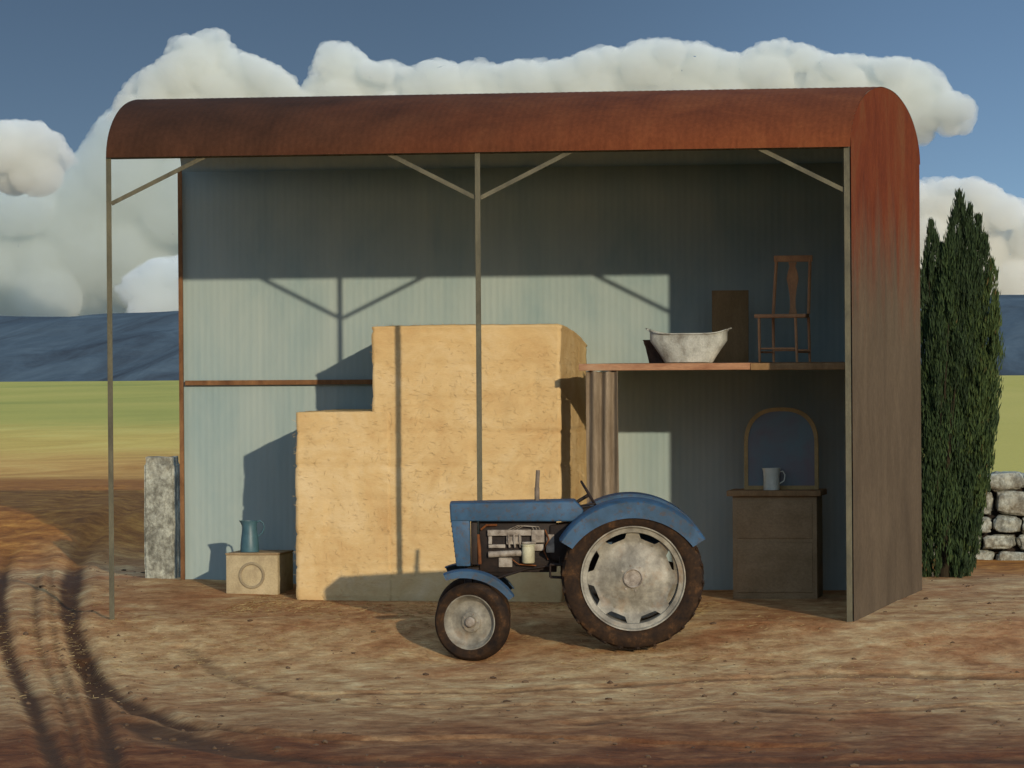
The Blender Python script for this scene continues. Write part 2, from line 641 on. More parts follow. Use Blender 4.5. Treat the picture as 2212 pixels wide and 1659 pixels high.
ROOF_M = red_paint('red_oxide_roof', [(.22, .145, .105), (.29, .185, .13)], [(.355, .19, .12), (.415, .225, .135), (.455, .26, .155)], 0, 0, (-3.0, 2.6))  # darker brown at the left end, redder to the right
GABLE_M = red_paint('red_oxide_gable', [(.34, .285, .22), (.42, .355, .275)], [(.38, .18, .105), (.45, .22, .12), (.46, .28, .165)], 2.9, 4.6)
STEEL = mottled('painted_steel', lin(.30, .29, .24), lin(.42, .40, .32), scale=5, stretch=(1, 1, .4), bump=.0015)
RUSTY = mottled('rusty_steel', lin(.34, .22, .14), lin(.52, .38, .25), scale=6, stretch=(1, 1, .4), bump=.0015)
SHELF_W = mottled('worn_board', lin(.50, .33, .24), lin(.66, .50, .38), lin(.72, .60, .48), scale=3, stretch=(.4, 2, 2), bump=.003)
DARK_W = mottled('dark_wood', lin(.49, .38, .25), lin(.62, .49, .34), scale=4, stretch=(2, 2, .5), bump=.002)


# ------------------------------------------------------------------ barn
barn = empty('hay_barn', (0, 0, 0), 0, 'open fronted farm barn with curved red iron roof over a pale sheet wall', 'barn')


def xl(Y): return -W1 + (XBL + W1) * Y / D
def xr(Y): return W2 + (XBR - W2) * Y / D


PITCHC = .0762
# back wall, corrugated
nx = int((XBR - XBL) / PITCHC * 8)
xs = np.linspace(XBL, XBR, nx)
zs = np.linspace(-.25, H, 14)
X, Z = np.meshgrid(xs, zs)
Y = D + .0010 * np.cos(X / PITCHC * 2 * PI)
bw = link('back_wall', grid_mesh('back_wall', X, Y, Z), TIN_IN, barn)
md = bw.modifiers.new('s', 'SOLIDIFY'); md.thickness = .003


def vault(off, m, name, ov=.02, ovr=.048):
    n = 44
    th = np.linspace(PI, 0, n)
    yy = D / 2 - np.cos(th) * -1 * (D / 2 + .06 + off)
    zz = H - .03 + np.sin(th) * (RISE + .03 + off)
    # squarer than a true ellipse near the eaves
    ncol = int((W1 + W2 + .4) / PITCHC * 8)
    uu = np.linspace(0, 1, ncol)
    X = np.zeros((n, ncol)); Y = X.copy(); Z = X.copy()
    for i in range(n):
        a, b = xl(yy[i]) - ov, xr(yy[i]) + ovr
        X[i] = a + (b - a) * uu
        nrmy = -np.cos(th[i]) * -1; nrmz = np.sin(th[i])
        w_ = .0013 * np.cos(X[i] / PITCHC * 2 * PI)
        Y[i] = yy[i] + nrmy * w_
        Z[i] = zz[i] + nrmz * w_
    return link(name, grid_mesh(name, X, Y, Z), m, barn)


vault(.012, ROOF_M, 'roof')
vault(-.012, TIN_IN, 'roof_lining', .01, -.02)


def gable_grid(off, m, name):
    n = int(4.55 / PITCHC * 8)
    v = np.linspace(0, 1, n)
    yy = -.03 + v * (D + .06)
    e = np.clip((yy - D / 2) / (D / 2 + .064), -1, 1)
    top = H - .03 + np.sqrt(np.clip(1 - e * e, 0, 1)) * (RISE + .036)
    zz = np.linspace(0, 1, 16)
    X = np.zeros((16, n)); Y = X.copy(); Z = X.copy()
    for i in range(16):
        Y[i] = yy
        X[i] = W2 + .035 + (XBR - W2) * yy / D + (.0012) * np.cos(yy / PITCHC * 2 * PI) + off
        Z[i] = -.3 + (top + .3) * zz[i]
    return link(name, grid_mesh(name, X, Y, Z), m, barn)


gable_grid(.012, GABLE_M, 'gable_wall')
gable_grid(-.010, TIN_IN, 'gable_lining')


def beam(name, a, b, wx, wy, m, parent=barn, upv=(0, 1, 0)):
    a = Vector(a); b = Vector(b)
    d = (b - a); L = d.length; d.normalize()
    s_ = d.cross(Vector(upv)).normalized(); t_ = s_.cross(d)
    mat = Matrix((s_, t_, d)).transposed().to_4x4(); mat.translation = a
    mb = MB()
    # rolled angle: a flat plate and a fin behind it
    mb.box((-wx / 2, -wy / 2, 0), (wx / 2, -wy / 2 + .012, L), mat, .002, 1)
    mb.box((-.006, -wy / 2 + .0125, .001), (.006, wy / 2, L - .001), mat, .002, 1)
    return mb.build(name, m, parent)


def post(x, Y, m, w_=.055, top=H - .02, bottom=-.4):
    return beam('post', (x, Y, bottom), (x, Y, top), w_, .06, m)


post(-W1, 0, STEEL)
post(0, 0, STEEL)
post(W2, 0, STEEL, .06)
post(XBL - .01, D - .05, RUSTY, .05, H + .03)
post(XBL + .01, D + .06, RUSTY, .05)
for x0, pj, pe in ((-W1, (240, 440), (440, 340)), (0, (1032, 428), (822, 324)), (0, (1032, 428), (1248, 320)), (W2, (1832, 412), (1622, 312))):
    a = P(*pj, .015); a.x = x0 + (.02 if pe[0] > pj[0] else -.02)
    b = P(*pe, .015)
    d_ = (b - a); b = a + d_ * ((H - .01 - a.z) / d_.z)
    beam('brace', a, b, .045, .03, STEEL)
beam('eave_beam', (-W1 - .03, .04, H - .01), (W2 + .02, .04, H - .01), .07, .05, STEEL)
zr = P(600, 826, D).z
beam('wall_rail', (XBL + .03, D - .045, zr), (P(900, 826, D).x, D - .045, zr), .055, .05, RUSTY)

# ------------------------------------------------------------------ hay stack
def hay_material():
    t = NT('straw')
    a = t.noise(1.5, 8, .7, (1, 1, 1.2), .6)
    c = t.ramp(a, [(.28, lin(.72, .585, .395)), (.5, lin(.775, .665, .475)), (.7, lin(.81, .72, .555))])
    f = t.noise(70, 4, .7, (.3, 1, 1.8), 0.)
    c = t.mix(.75, c, t.ramp(f, [(.25, (.90, .88, .84)), (.5, (1,) * 3), (.8, (1.05,) * 3)]), 'MULTIPLY')
    h = t.math('ADD', t.math('MULTIPLY', f, .5), t.math('MULTIPLY', t.noise(14, 5, .7, (.6, 1, 1.5)), .8))
    t.bump(h, .008, .6)
    return t.fin(c, 1, 0, .1)


HAY = hay_material()
YS = 2.5
stack = empty('straw_stack', (P(920, 1297, YS).x, YS, .05), 0, 'tall stepped stack of golden straw bales under the barn roof', 'straw stack')
DX = (XBR - W2) / D


def straw_block(name, x0, x1, z0, z1, y0, y1, chamfer=0.):
    """one mass of straw bales: courses about 0.37 m, bulging and shaggy"""
    nz = int((z1 - z0) / .03); nxx = int((x1 - x0) / .04); ny = int((y1 - y0) / .06)
    mb = bmesh.new()
    bmesh.ops.create_cube(mb, size=1)
    me = bpy.data.meshes.new(name)
    mb.free()
    bm = bmesh.new()
    def face(o, u, v, nu, nv):
        o, u, v = Vector(o), Vector(u), Vector(v)
        vs = [[bm.verts.new(o + u * (i / nu) + v * (j / nv)) for i in range(nu + 1)] for j in range(nv + 1)]
        for j in range(nv):
            for i in range(nu):
                bm.faces.new((vs[j][i], vs[j][i + 1], vs[j + 1][i + 1], vs[j + 1][i]))
    wx, wy, wz = x1 - x0, y1 - y0, z1 - z0
    face((x0, y0, z0), (wx, 0, 0), (0, 0, wz), nxx, nz)
    face((x1, y1, z0), (-wx, 0, 0), (0, 0, wz), nxx, nz)
    face((x1, y0, z0), (0, wy, 0), (0, 0, wz), ny, nz)
    face((x0, y1, z0), (0, -wy, 0), (0, 0, wz), ny, nz)
    face((x0, y0, z1), (wx, 0, 0), (0, wy, 0), nxx, ny)
    face((x0, y1, z0), (wx, 0, 0), (0, -wy, 0), nxx, ny)
    bmesh.ops.remove_doubles(bm, verts=bm.verts, dist=.001)
    course = .372
    for v in bm.verts:
        p = v.co
        if chamfer and p.x > x1 - chamfer and p.z > z1 - chamfer:
            pass
        k = (p.z - 0.05) / course
        row = math.floor(k)
        fz = abs(k - round(k)) * course
        L = .95
        off = .47 * (row % 2) + .13 * row
        kx = (p.x + off) / L
        fx = abs(kx - round(kx)) * L
        ky = (p.y + off) / .47
        fy = abs(ky - round(ky)) * .47
        groove = math.exp(-(fz / .016) ** 2) * .6
        bul = noise.noise(Vector((row * 7.1, math.floor(kx) * 3.3, 1.))) * .010
        n_ = noise.fractal(p * 5, 1, 2, 4) * .008 + noise.noise(p * 1.3) * .012
        onx = abs(p.x - x0) < .004 or abs(p.x - x1) < .004
        ony = abs(p.y - y0) < .004 or abs(p.y - y1) < .004
        onz = abs(p.z - z1) < .004
        gx_ = groove + (math.exp(-(fy / .02) ** 2) * .6 if onx else 0)
        gy_ = groove + (math.exp(-(fx / .02) ** 2) * .6 if ony else 0)
        if ony:
            s_ = -1 if abs(p.y - y0) < .004 else 1
            p.y += s_ * (n_ + bul - min(gy_, 1) * .022)
        if onx:
            s_ = -1 if abs(p.x - x0) < .004 else 1
            p.x += s_ * (n_ + bul - min(gx_, 1) * .022)
        if onz:
            p.z += n_ * 1.0
        # soft outer corners
        cx_ = min(p.x - x0, x1 - p.x); cy_ = min(p.y - y0, y1 - p.y); cz_ = z1 - p.z
        for (e1, e2) in (((cx_, 'x'), (cz_, 'z')), ((cy_, 'y'), (cz_, 'z'))):
            r_ = .035
            if e1[0] < r_ and e2[0] < r_:
                q = r_ - math.hypot(r_ - e1[0], r_ - e2[0])
                if q < 0:
                    p.z += q * .5
        if chamfer:
            # the top right bales have slumped towards the back
            ex = min(1., max(0., (p.x - (x1 - .45)) / .45))
            drop = ex * ex * min(1., max(0., (p.y - y0) / (y1 - y0))) ** 1.5 * chamfer
            zb_ = z1 - .8
            if p.z > zb_: p.z -= drop * (p.z - zb_) / .8
    bm.to_mesh(me); bm.free()
    me.polygons.foreach_set('use_smooth', [True] * len(me.polygons))
    return me


def straw_wisps(name, faces, n, parent):
    """loose stalks that stick out of the bales"""
    vs, fs = [], []
    for _ in range(n):
        (o, u, v, nn) = rnd.choices(faces, [ (Vector(f[1]).length * Vector(f[2]).length) for f in faces])[0]
        p = Vector(o) + Vector(u) * rnd.random() + Vector(v) * rnd.random()
        nn = Vector(nn)
        d = Vector((rnd.uniform(-1, 1), rnd.uniform(-1, 1), rnd.uniform(-.6, .5)))
        d = (d - nn * d.dot(nn)).normalized() * .8 + nn * rnd.uniform(.1, .55)
        L = rnd.uniform(.02, .075)
        s_ = d.cross(nn).normalized() * .0016
        q = p + nn * .002
        b = len(vs)
        e = q + d * L + Vector((0, 0, -L * .15))
        vs += [q - s_, q + s_, e + s_, e - s_]
        fs.append((b, b + 1, b + 2, b + 3))
    me = bpy.data.meshes.new(name)
    me.from_pydata([tuple(a) for a in vs], [], fs)
    return link(name, me, HAY, parent)


sx0, sxm, sx1 = P(640, 1200, YS).x, P(803, 800, YS).x, P(1207, 900, YS).x
szlow, szup = P(720, 889, YS).z, P(1000, 702, YS).z
o = link('lower_block', straw_block('lower_block', sx0, sxm + .2, -.12, szlow, YS, D - .04), HAY, stack)
o2 = link('upper_block', straw_block('upper_block', sxm, sx1 + .02, -.121, szup, YS + .004, D - .045, .22), HAY, stack)
straw_wisps('loose_straw', [((sx0, YS, -.05), (sxm - sx0, 0, 0), (0, 0, szlow), (0, -1, 0)), ((sxm, YS, -.05), (sx1 - sxm, 0, 0), (0, 0, szup - .1), (0, -1, 0)),
                          ((sx0, YS, szlow), (sxm - sx0, 0, 0), (0, .3, 0), (0, 0, 1)), ((sxm, YS, szup), (sx1 - sxm - .15, 0, 0), (0, .3, 0), (0, 0, 1)),
                          ((sx0, YS, 0), (0, .8, 0), (0, 0, szlow), (-1, 0, 0)), ((sx1 + .02, YS, 0), (0, 1.5, 0), (0, 0, szup - .2), (1, 0, 0))], 3500, stack)
for c_ in stack.children:
    c_.matrix_parent_inverse = stack.matrix_world.inverted() if False else Matrix.Translation(-stack.location)

# ------------------------------------------------------------------ shelf, curtain
YF = 1.8
zt = P(1400, 785, YF).z
shx = P(1250, 790, YF).x
shelf = empty('loft_shelf', (shx, YF, zt), 0, 'long worn wooden shelf carrying the tub and chair high above the tractor', 'shelf')
wch = W2 - .0


def put(o, parent):
    o.matrix_parent_inverse = Matrix.Translation(-parent.location)
    return o


def rel(parent):
    for c_ in parent.children:
        c_.matrix_parent_inverse = Matrix.Translation(-Vector(parent.location))


xsplit = P(1620, 790, YF).x
xe = W2 + DX * YF
for k, (y0, y1) in enumerate(((YF, YF + .30), (YF + .31, YF + .9), (YF + .91, YF + 1.6), (YF + 1.61, D - .03))):
    if k == 0:
        MB().box((shx, y0, zt - .075), (xsplit + .0, y1, zt), None, .008).build('board', SHELF_W, shelf)
        MB().box((xsplit + .004, y0 + .012, zt - .080), (xe, y1, zt - .004), None, .008).build('board', DARK_W, shelf)
    else:
        MB().box((shx + rnd.uniform(-.02, .02), y0, zt - .07), (xe, y1, zt - .002), None, .006).build('board', SHELF_W, shelf)
px0 = P(1270, 900, YF + .12).x
MB().box((px0, YF + .09, -.2), (px0 + .07, YF + .16, zt - .082), None, .006).build('leg', mottled('grey_wood', lin(.38, .33, .28), lin(.58, .52, .46), scale=6, stretch=(2, 2, .4), bump=.003), shelf)
rel(shelf)

# sacking curtain hung below the shelf end
YC = YF + .06
xa = P(1266, 900, YC).x
zc0, zc1 = zt - .085, .16
nr, nc = 60, 90
U, V = np.meshgrid(np.linspace(0, 1, nc), np.linspace(0, 1, nr))
wid = (P(1338, 900, YC).x - xa) * (.97 + .03 * V)
X = xa + U * wid
Y = YC - .012 + .022 * np.sin(U * 2 * PI * 2.6 + V * .5) * (1 - .2 * V) + .012 * np.sin(U * 17 + V * 3)
Z = zc0 + (zc1 - zc0) * V + .01 * np.sin(U * 9)
CUR = mottled('sacking', lin(.38, .32, .25), lin(.49, .43, .35), lin(.58, .52, .44), scale=4, stretch=(3, 3, .35), bump=.002)
cu = link('curtain', grid_mesh('curtain', X, Y, Z), CUR)
md = cu.modifiers.new('s', 'SOLIDIFY'); md.thickness = .004
tag(cu, 'dusty grey brown sacking curtain hanging under the shelf beside the straw', 'curtain')

# ------------------------------------------------------------------ zinc tub on the shelf
YT = 2.35
zsh = zt + .0
def tub():
    c0 = P(1488, 780, YT)
    root = empty('tin_bath', (c0.x, YT, zsh), 0, 'dented grey zinc tin bath with flared ends on the shelf', 'tub')
    Lt, Lb, hh = .43, .265, .305
    n = 64
    rows = [(0, .0, 0.), (.0, Lb * .97, .10), (.01, Lb, .125), (.08, Lb + .035, .15), (.16, Lb + .08, .175), (.24, Lb + .125, .195), (hh, Lt - .045, .21), (hh + .008, Lt - .03, .218)]
    inner = [(hh + .004, Lt - .055, .20), (.2, Lb + .095, .175), (.06, Lb, .13), (.03, Lb * .9, .10), (.03, 0, 0)]
    bm = bmesh.new()
    rings = []
    for (z, a, b) in rows + inner:
        if a == 0:
            rings.append([bm.verts.new((0, 0, z))]); continue
        rg = []
        for j in range(n):
            th = 2 * PI * j / n
            cx = math.copysign(abs(math.cos(th)) ** .75, math.cos(th)); cy = math.copysign(abs(math.sin(th)) ** .8, math.sin(th))
            lift = .0
            if z > .25: lift = .045 * abs(cx) ** 5
            jit = noise.noise(Vector((cx * 3, cy * 3, z * 5))) * .006
            rg.append(bm.verts.new((a * cx * (1 + .10 * (z / hh) * abs(cx) ** 6), (b + jit) * cy, z + lift)))
        rings.append(rg)
    for a, b in zip(rings[:-1], rings[1:]):
        for j in range(n):
            k = (j + 1) % n
            if len(a) == 1: bm.faces.new((a[0], b[k], b[j]))
            elif len(b) == 1: bm.faces.new((a[j], a[k], b[0]))
            else: bm.faces.new((a[j], a[k], b[k], b[j]))
    mb = MB(); mb.add(bm)
    ZN = mottled('old_zinc', lin(.40, .37, .33), lin(.64, .65, .62), lin(.78, .79, .76), scale=5, stretch=(1, 1, .8), rough=.65, bump=.004, spec=.4, detail=10)
    mb.build('basin', ZN, root)
    rim = MB()
    rim.tube([(Lt * .965 * math.copysign(abs(math.cos(t_)) ** .75, math.cos(t_)) * 1.02, .222 * math.copysign(abs(math.sin(t_)) ** .8, math.sin(t_)), hh + .012 + .045 * abs(math.cos(t_)) ** 3.75) for t_ in [2 * PI * (j + .5) / 64 for j in range(64)]], .008, 8, closed=True)
    rim.build('rim', ZN, root)
    for s_ in (-1, 1):
        h = MB()
        h.tube([(s_ * (Lt - .03), -.06, hh + .03), (s_ * (Lt + .015), -.05, hh + .062), (s_ * (Lt + .035), 0, hh + .07), (s_ * (Lt + .015), .05, hh + .062), (s_ * (Lt - .03), .06, hh + .03)], .008, 8)
        h.build('handle', ZN, root)
    # the shaded left end of the bath is a separate dark bucket
    return root


tb = tub()
# bucket added in dark colours to stand in for the shaded tub end
c1 = P(1425, 780, YT + .42)
root2 = empty('shade_bucket', (c1.x, YT + .42, zsh), 0, 'dark bucket added for the shaded left end of the tin bath', 'bucket')
pr = [(0, 0), (.115, 0), (.17, .24), (.178, .25), (.17, .252), (.11, .02), (0, .02)]
BK = mottled('shade_tin', lin(.20, .15, .13), lin(.38, .31, .27), scale=6, bump=.003)
mb = MB(); mb.lathe(pr, 40); mb.build('pail', BK, root2)
mb = MB(); mb.tube([(.178 * math.cos(a), .178 * math.sin(a), .25) for a in [2 * PI * i / 40 for i in range(40)]], .006, 8, closed=True); mb.build('rim', BK, root2)
mb = MB(); mb.tube([(-.178 * math.cos(a), .02 + .02 * math.sin(a), .25 - .15 * math.sin(a)) for a in [PI * i / 16 for i in range(17)]], .004, 6); mb.build('handle', BK, root2)

# panel leaning at the back of the shelf
YB = 3.7
pa, pb = P(1538, 778, YB), P(1616, 627, YB)
bd = MB(); bd.box((0, -.012, 0), (pb.x - pa.x, .012, pb.z - zsh), None, .004)
o = bd.build('wooden_board', mottled('brown_board', lin(.48, .39, .26), lin(.57, .47, .33), scale=3, stretch=(2, 2, .6), bump=.002))
o.location = (pa.x, YB, zsh + .002); o.rotation_euler = (R(-3), 0, 0)
tag(o, 'plain brown upright board standing on the shelf between the bath and the chair', 'board')

# ------------------------------------------------------------------ chair on the shelf
def chair():
    YCH = 2.5
    S = 1 / (FPX / 48.3)
    c0 = P(1632, 778, YCH)
    root = empty('wooden_chair', (c0.x, YCH, zsh), 0, 'old wooden chair with vase shaped splat standing on the shelf', 'chair')
    W = mottled('chair_wood', lin(.66, .47, .33), lin(.80, .60, .42), scale=8, stretch=(1, 1, .4), bump=.002, rough=.7)
    def X(px): return (px - 1632) * S
    def Zz(py): return (778 - py) * S
    sd = .40     # seat depth (away from the viewer)
    def leg(x0, y0, x1_, y1_, z0, z1, r=.016):
        mb = MB(); mb.tube([(x0, y0, z0), ((x0 + x1_) / 2, (y0 + y1_) / 2, (z0 + z1) / 2), (x1_, y1_, z1)], [r * .85, r, r], 8); mb.build('leg', W, root)
    sz = Zz(676)
    # front legs, back legs
    leg(X(1641), .0, X(1640), .01, 0, sz - .02)
    leg(X(1722), .0, X(1719), .01, 0, sz - .02)
    leg(X(1664), .33, X(1664), .31, 0, sz - .02)
    leg(X(1743), .33, X(1741), .31, 0, sz - .02)
    mb = MB(); mb.prism([(X(1630), sz - .03), (X(1742), sz - .03), (X(1742), sz + .012), (X(1630), sz + .012)], -.02, .345, .008); mb.build('seat', W, root)
    for (a, b) in ((1664, 1671), (1741, 1744)):
        mb = MB(); mb.tube([(X(a), .32, sz + .013), (X((a + b) / 2), .345, (sz + Zz(550)) / 2), (X(b), .38, Zz(549))], .018, 8); mb.build('stile', W, root)
    mb = MB(); mb.box((X(1665), .362, Zz(560)), (X(1749), .398, Zz(546)), None, .006); mb.build('top_rail', W, root)
    # vase splat
    prof = [(0, 9), (.12, 6), (.3, 6), (.5, 9), (.68, 13), (.82, 10), (.92, 6), (1, 9)]
    cx = X(1706); z0, z1 = sz + .014, Zz(561)
    L_ = [(cx - w_ * S, z0 + (z1 - z0) * f) for f, w_ in prof]; R_ = [(cx + w_ * S, z0 + (z1 - z0) * f) for f, w_ in prof][::-1]
    mb = MB(); mb.prism(L_ + R_, .352, .368); mb.build('splat', W, root)
    for (a, b, ya, yb, z) in ((1641, 1722, .005, .005, Zz(748)), (1664, 1743, .325, .325, Zz(752)), (1641, 1664, .005, .325, Zz(756)), (1722, 1743, .005, .325, Zz(756))):
        mb = MB(); mb.tube([(X(a), ya, z), (X(b), yb, z)], .010, 8); mb.build('stretcher', W, root)
    return root


chair()

# ------------------------------------------------------------------ washstand, mirror, mug
YD = 3.05
wx0, wx1 = P(1583, 1200, YD).x, P(1765, 1200, YD).x
gzs = gz((wx0 + wx1) / 2, YD) - .03
ztop = P(1670, 1072, YD).z
ws = empty('washstand', (wx0, YD, gzs), 0, 'plain brown wooden washstand cabinet beside the inside of the end wall', 'washstand')
WSM = mottled('washstand_wood', lin(.53, .43, .30), lin(.63, .52, .38), scale=2.5, stretch=(1, 1, 1.4), bump=.003, rough=.8)
dd = .62
hb = ztop - gzs
MB().box((0, 0, 0), (wx1 - wx0, dd, hb), None, .006).build('carcass', WSM, ws)
MB().box((-.06, -.05, hb + .001), (wx1 - wx0 + .05, dd + .02, hb + .065), None, .01).build('worktop', DARK_W, ws)
MB().box((.05, -.010, .10), (wx1 - wx0 - .05, .002, hb * .56), None, .004).build('door', WSM, ws)
MB().box((.05, -.010, hb * .60), (wx1 - wx0 - .05, .002, hb - .06), None, .004).build('drawer', WSM, ws)
ztt = gzs + hb + .066
# mirror
YM = YD + .30
mx0, mx1 = P(1608, 1000, YM).x, P(1768, 1000, YM).x
mw = mx1 - mx0; mh = P(1690, 880, YM).z - ztt
mir = empty('arched_mirror', (mx0, YM, ztt), 0, 'arched wooden framed mirror with dark tarnished glass standing on the washstand', 'mirror')


def arch(wd, ht, n=24, ins=0.):
    r_ = wd / 2 - ins
    pts = [(ins, ins)]
    rz = r_ * 1.0
    ry = min(rz, ht * .44)
    for i in range(n + 1):
        a = PI - PI * i / n
        pts.append((wd / 2 + math.copysign(abs(math.cos(a)) ** .8, math.cos(a)) * r_, ht - ins - ry + (abs(math.sin(a)) ** .85) * ry))
    pts.append((wd - ins, ins))
    return pts


oa, ia = arch(mw, mh), arch(mw, mh, ins=.042)
bm = bmesh.new()
f0 = [bm.verts.new((p[0], -.02, p[1])) for p in oa]; f1 = [bm.verts.new((p[0], -.02, p[1])) for p in ia]
b0 = [bm.verts.new((p[0], .02, p[1])) for p in oa]; b1 = [bm.verts.new((p[0], .02, p[1])) for p in ia]
n = len(oa)
for i in range(n):
    k = (i + 1) % n
    bm.faces.new((f0[i], f0[k], f1[k], f1[i])); bm.faces.new((b0[i], b1[i], b1[k], b0[k]))
    bm.faces.new((f0[i], b0[i], b0[k], f0[k])); bm.faces.new((f1[i], f1[k], b1[k], b1[i]))
mb = MB(); mb.add(bm); mb.build('frame', mottled('mirror_frame', lin(.60, .50, .32), lin(.72, .60, .40), scale=6, bump=.002), mir, True, 30)
t = NT('tarnished_glass')
a = t.noise(2.2, 6, .6, (1, 1, 1), .5)
c = t.ramp(a, [(.38, lin(.34, .42, .43)), (.66, lin(.40, .35, .35))])
GL = t.fin(c, .45, 0, .5)
mb = MB(); mb.prism(arch(mw, mh, ins=.038), -.006, .012); mb.build('glass', GL, mir, True, 30)
MB().box((.10, .021, .03), (mw - .10, .031, mh * .6), None, .002).build('backing', DARK_W, mir)

# mug
YG = YD + .12
m0, m1 = P(1647, 1040, YG), P(1686, 1040, YG)
rr = (m1.x - m0.x) / 2
mh_ = P(1667, 1011, YG).z - ztt
ENA = mottled('white_enamel', lin(.72, .73, .66), lin(.86, .86, .79), scale=8, rough=.35, bump=.0006, spec=.5, fine=.08)
mug = empty('white_mug', ((m0.x + m1.x) / 2, YG, ztt), 0, 'white enamel mug with a handle on the washstand in front of the mirror', 'mug')
mb = MB(); mb.lathe([(0, 0), (rr * .86, 0), (rr * .9, .008), (rr * .88, mh_ * .6), (rr * .93, mh_ * .85), (rr * 1.04, mh_), (rr * 1.0, mh_), (rr * .86, mh_ * .85), (rr * .8, .012), (0, .012)], 40); mb.build('cup', ENA, mug)
mb = MB(); mb.tube([(rr * .88, 0, mh_ * .82), (rr * 1.25, 0, mh_ * .86), (rr * 1.5, 0, mh_ * .68), (rr * 1.4, 0, mh_ * .42), (rr * .86, 0, mh_ * .28)], .007, 8)
mb.build('handle', ENA, mug)

# ------------------------------------------------------------------ box and pitcher at the left
YX = 3.0
bx0, bx1 = P(488, 1240, YX), P(600, 1240, YX)
gb = gz((bx0.x + bx1.x) / 2, YX) - .02
bt = P(545, 1199, YX).z
crate = empty('cream_box', (bx0.x, YX, gb), 0, 'cream painted box with a round ring on its front beside the straw', 'box')
CRM = mottled('cream_paint', lin(.58, .52, .41), lin(.68, .62, .49), lin(.73, .67, .54), scale=4, bump=.003)
bwid = bx1.x - bx0.x
MB().box((0, 0, 0), (bwid, .80, bt - gb), None, .012).build('case', CRM, crate)
MB().box((-.006, -.008, bt - gb + .0005), (bwid + .006, .81, bt - gb + .022), None, .006).build('lid', mottled('cream_edge', lin(.50, .41, .30), lin(.62, .54, .41), scale=5, bump=.002), crate)
mb = MB()
mb.lathe([(.118, 0), (.150, 0), (.150, .008), (.142, .014), (.126, .014), (.118, .008)], 48, 'Y', True, Matrix.Translation((bwid * .50, -.0005, (bt - gb) * .50)))
mb.build('ring', mottled('dull_ring', lin(.52, .47, .38), lin(.60, .55, .44), scale=6, bump=.001), crate)
zb = bt + .023
YP = YX + .28
q0, q1 = P(520, 1190, YP), P(562, 1190, YP)
pr_ = (P(559, 1190, YP).x - P(520, 1190, YP).x) / 2
ph = P(540, 1125, YP).z - zb
pit = empty('blue_jug', ((P(520, 1190, YP).x + P(559, 1190, YP).x) / 2, YP, zb), 0, 'tall blue enamel jug with a curled handle standing on the cream box', 'jug')
BLU = mottled('blue_enamel', lin(.20, .32, .36), lin(.28, .41, .45), scale=6, rough=.45, bump=.0008, spec=.45, fine=.1)
bm = bmesh.new()
prof = [(0, 0), (pr_ * 1.0, 0), (pr_ * 1.03, .012), (pr_ * .98, ph * .3), (pr_ * .86, ph * .6), (pr_ * .78, ph * .82), (pr_ * .84, ph * .95), (pr_ * .90, ph), (pr_ * .86, ph), (pr_ * .74, ph * .82), (pr_ * .8, ph * .5), (pr_ * .9, .02), (0, .02)]
tmpb = MB(); tmpb.lathe(prof, 44)
for v in tmpb.bm.verts:
    if v.co.z > ph * .8 and v.co.x < 0:
        k = sstep(ph * .8, ph, v.co.z) * max(0., -v.co.x / pr_) ** 4
        v.co.x -= float(k) * pr_ * .45
        v.co.z += float(k) * .006
tmpb.build('body', BLU, pit)
mb = MB(); mb.tube([(pr_ * .82, 0, ph * .96), (pr_ * 1.15, 0, ph * 1.0), (pr_ * 1.5, 0, ph * .93), (pr_ * 1.62, 0, ph * .78), (pr_ * 1.4, 0, ph * .62), (pr_ * .92, 0, ph * .50)], .010, 8)
mb.build('handle', BLU, pit)
# a low dark thing on the ground left of the box: a folded tarpaulin lump is left as trodden straw

# ------------------------------------------------------------------ stone gatepost
YGP = 4.74
ga, gb_ = P(319, 1100, YGP), P(383, 1100, YGP)
STN = NT('lichen_stone')
t = STN
a = t.noise(9, 10, .75, (1, 1, .8), .1)
c = t.ramp(a, [(.3, lin(.28, .28, .25)), (.46, lin(.47, .47, .43)), (.6, lin(.66, .67, .62)), (.72, lin(.82, .82, .76))])
b_ = t.noise(1.3, 4, .6)
c = t.mix(t.ramp(b_, [(.5, (0, 0, 0)), (.68, (.4, .4, .4))]), c, lin(.50, .42, .30))
t.bump(t.noise(14, 8, .7, (1, 1, 1), .1), .03, .8)
STN = t.fin(c, .95, 0, .15)
hgp = P(350, 987, YGP).z
bm = bmesh.new()
bmesh.ops.create_cube(bm, size=1)
bmesh.ops.bevel(bm, geom=list(bm.edges), offset=.06, segments=3, affect='EDGES')
bmesh.ops.subdivide_edges(bm, edges=list(bm.edges), cuts=5, use_grid_fill=True)
wgp = gb_.x - ga.x
z0 = gz(ga.x, YGP) - .15
for v in bm.verts:
    p = v.co
    p.x = p.x * wgp; p.y = p.y * .34; p.z = (p.z + .5) * (hgp - z0)
    nn = noise.fractal(p * 6, 1, 2, 4) * .016
    p.x += nn; p.y += noise.fractal(p * 6 + Vector((9, 0, 0)), 1, 2, 4) * .02
    p.z += noise.noise(Vector((p.x * 8, p.y * 8, 1))) * .02 if p.z > hgp - z0 - .1 else 0
mb = MB(); mb.add(bm)
o = mb.build('stone_gatepost', STN, None, True, 50)
o.location = ((ga.x + gb_.x) / 2, YGP, z0)
tag(o, 'thick mottled grey stone gatepost standing behind the back corner of the barn', 'gatepost')


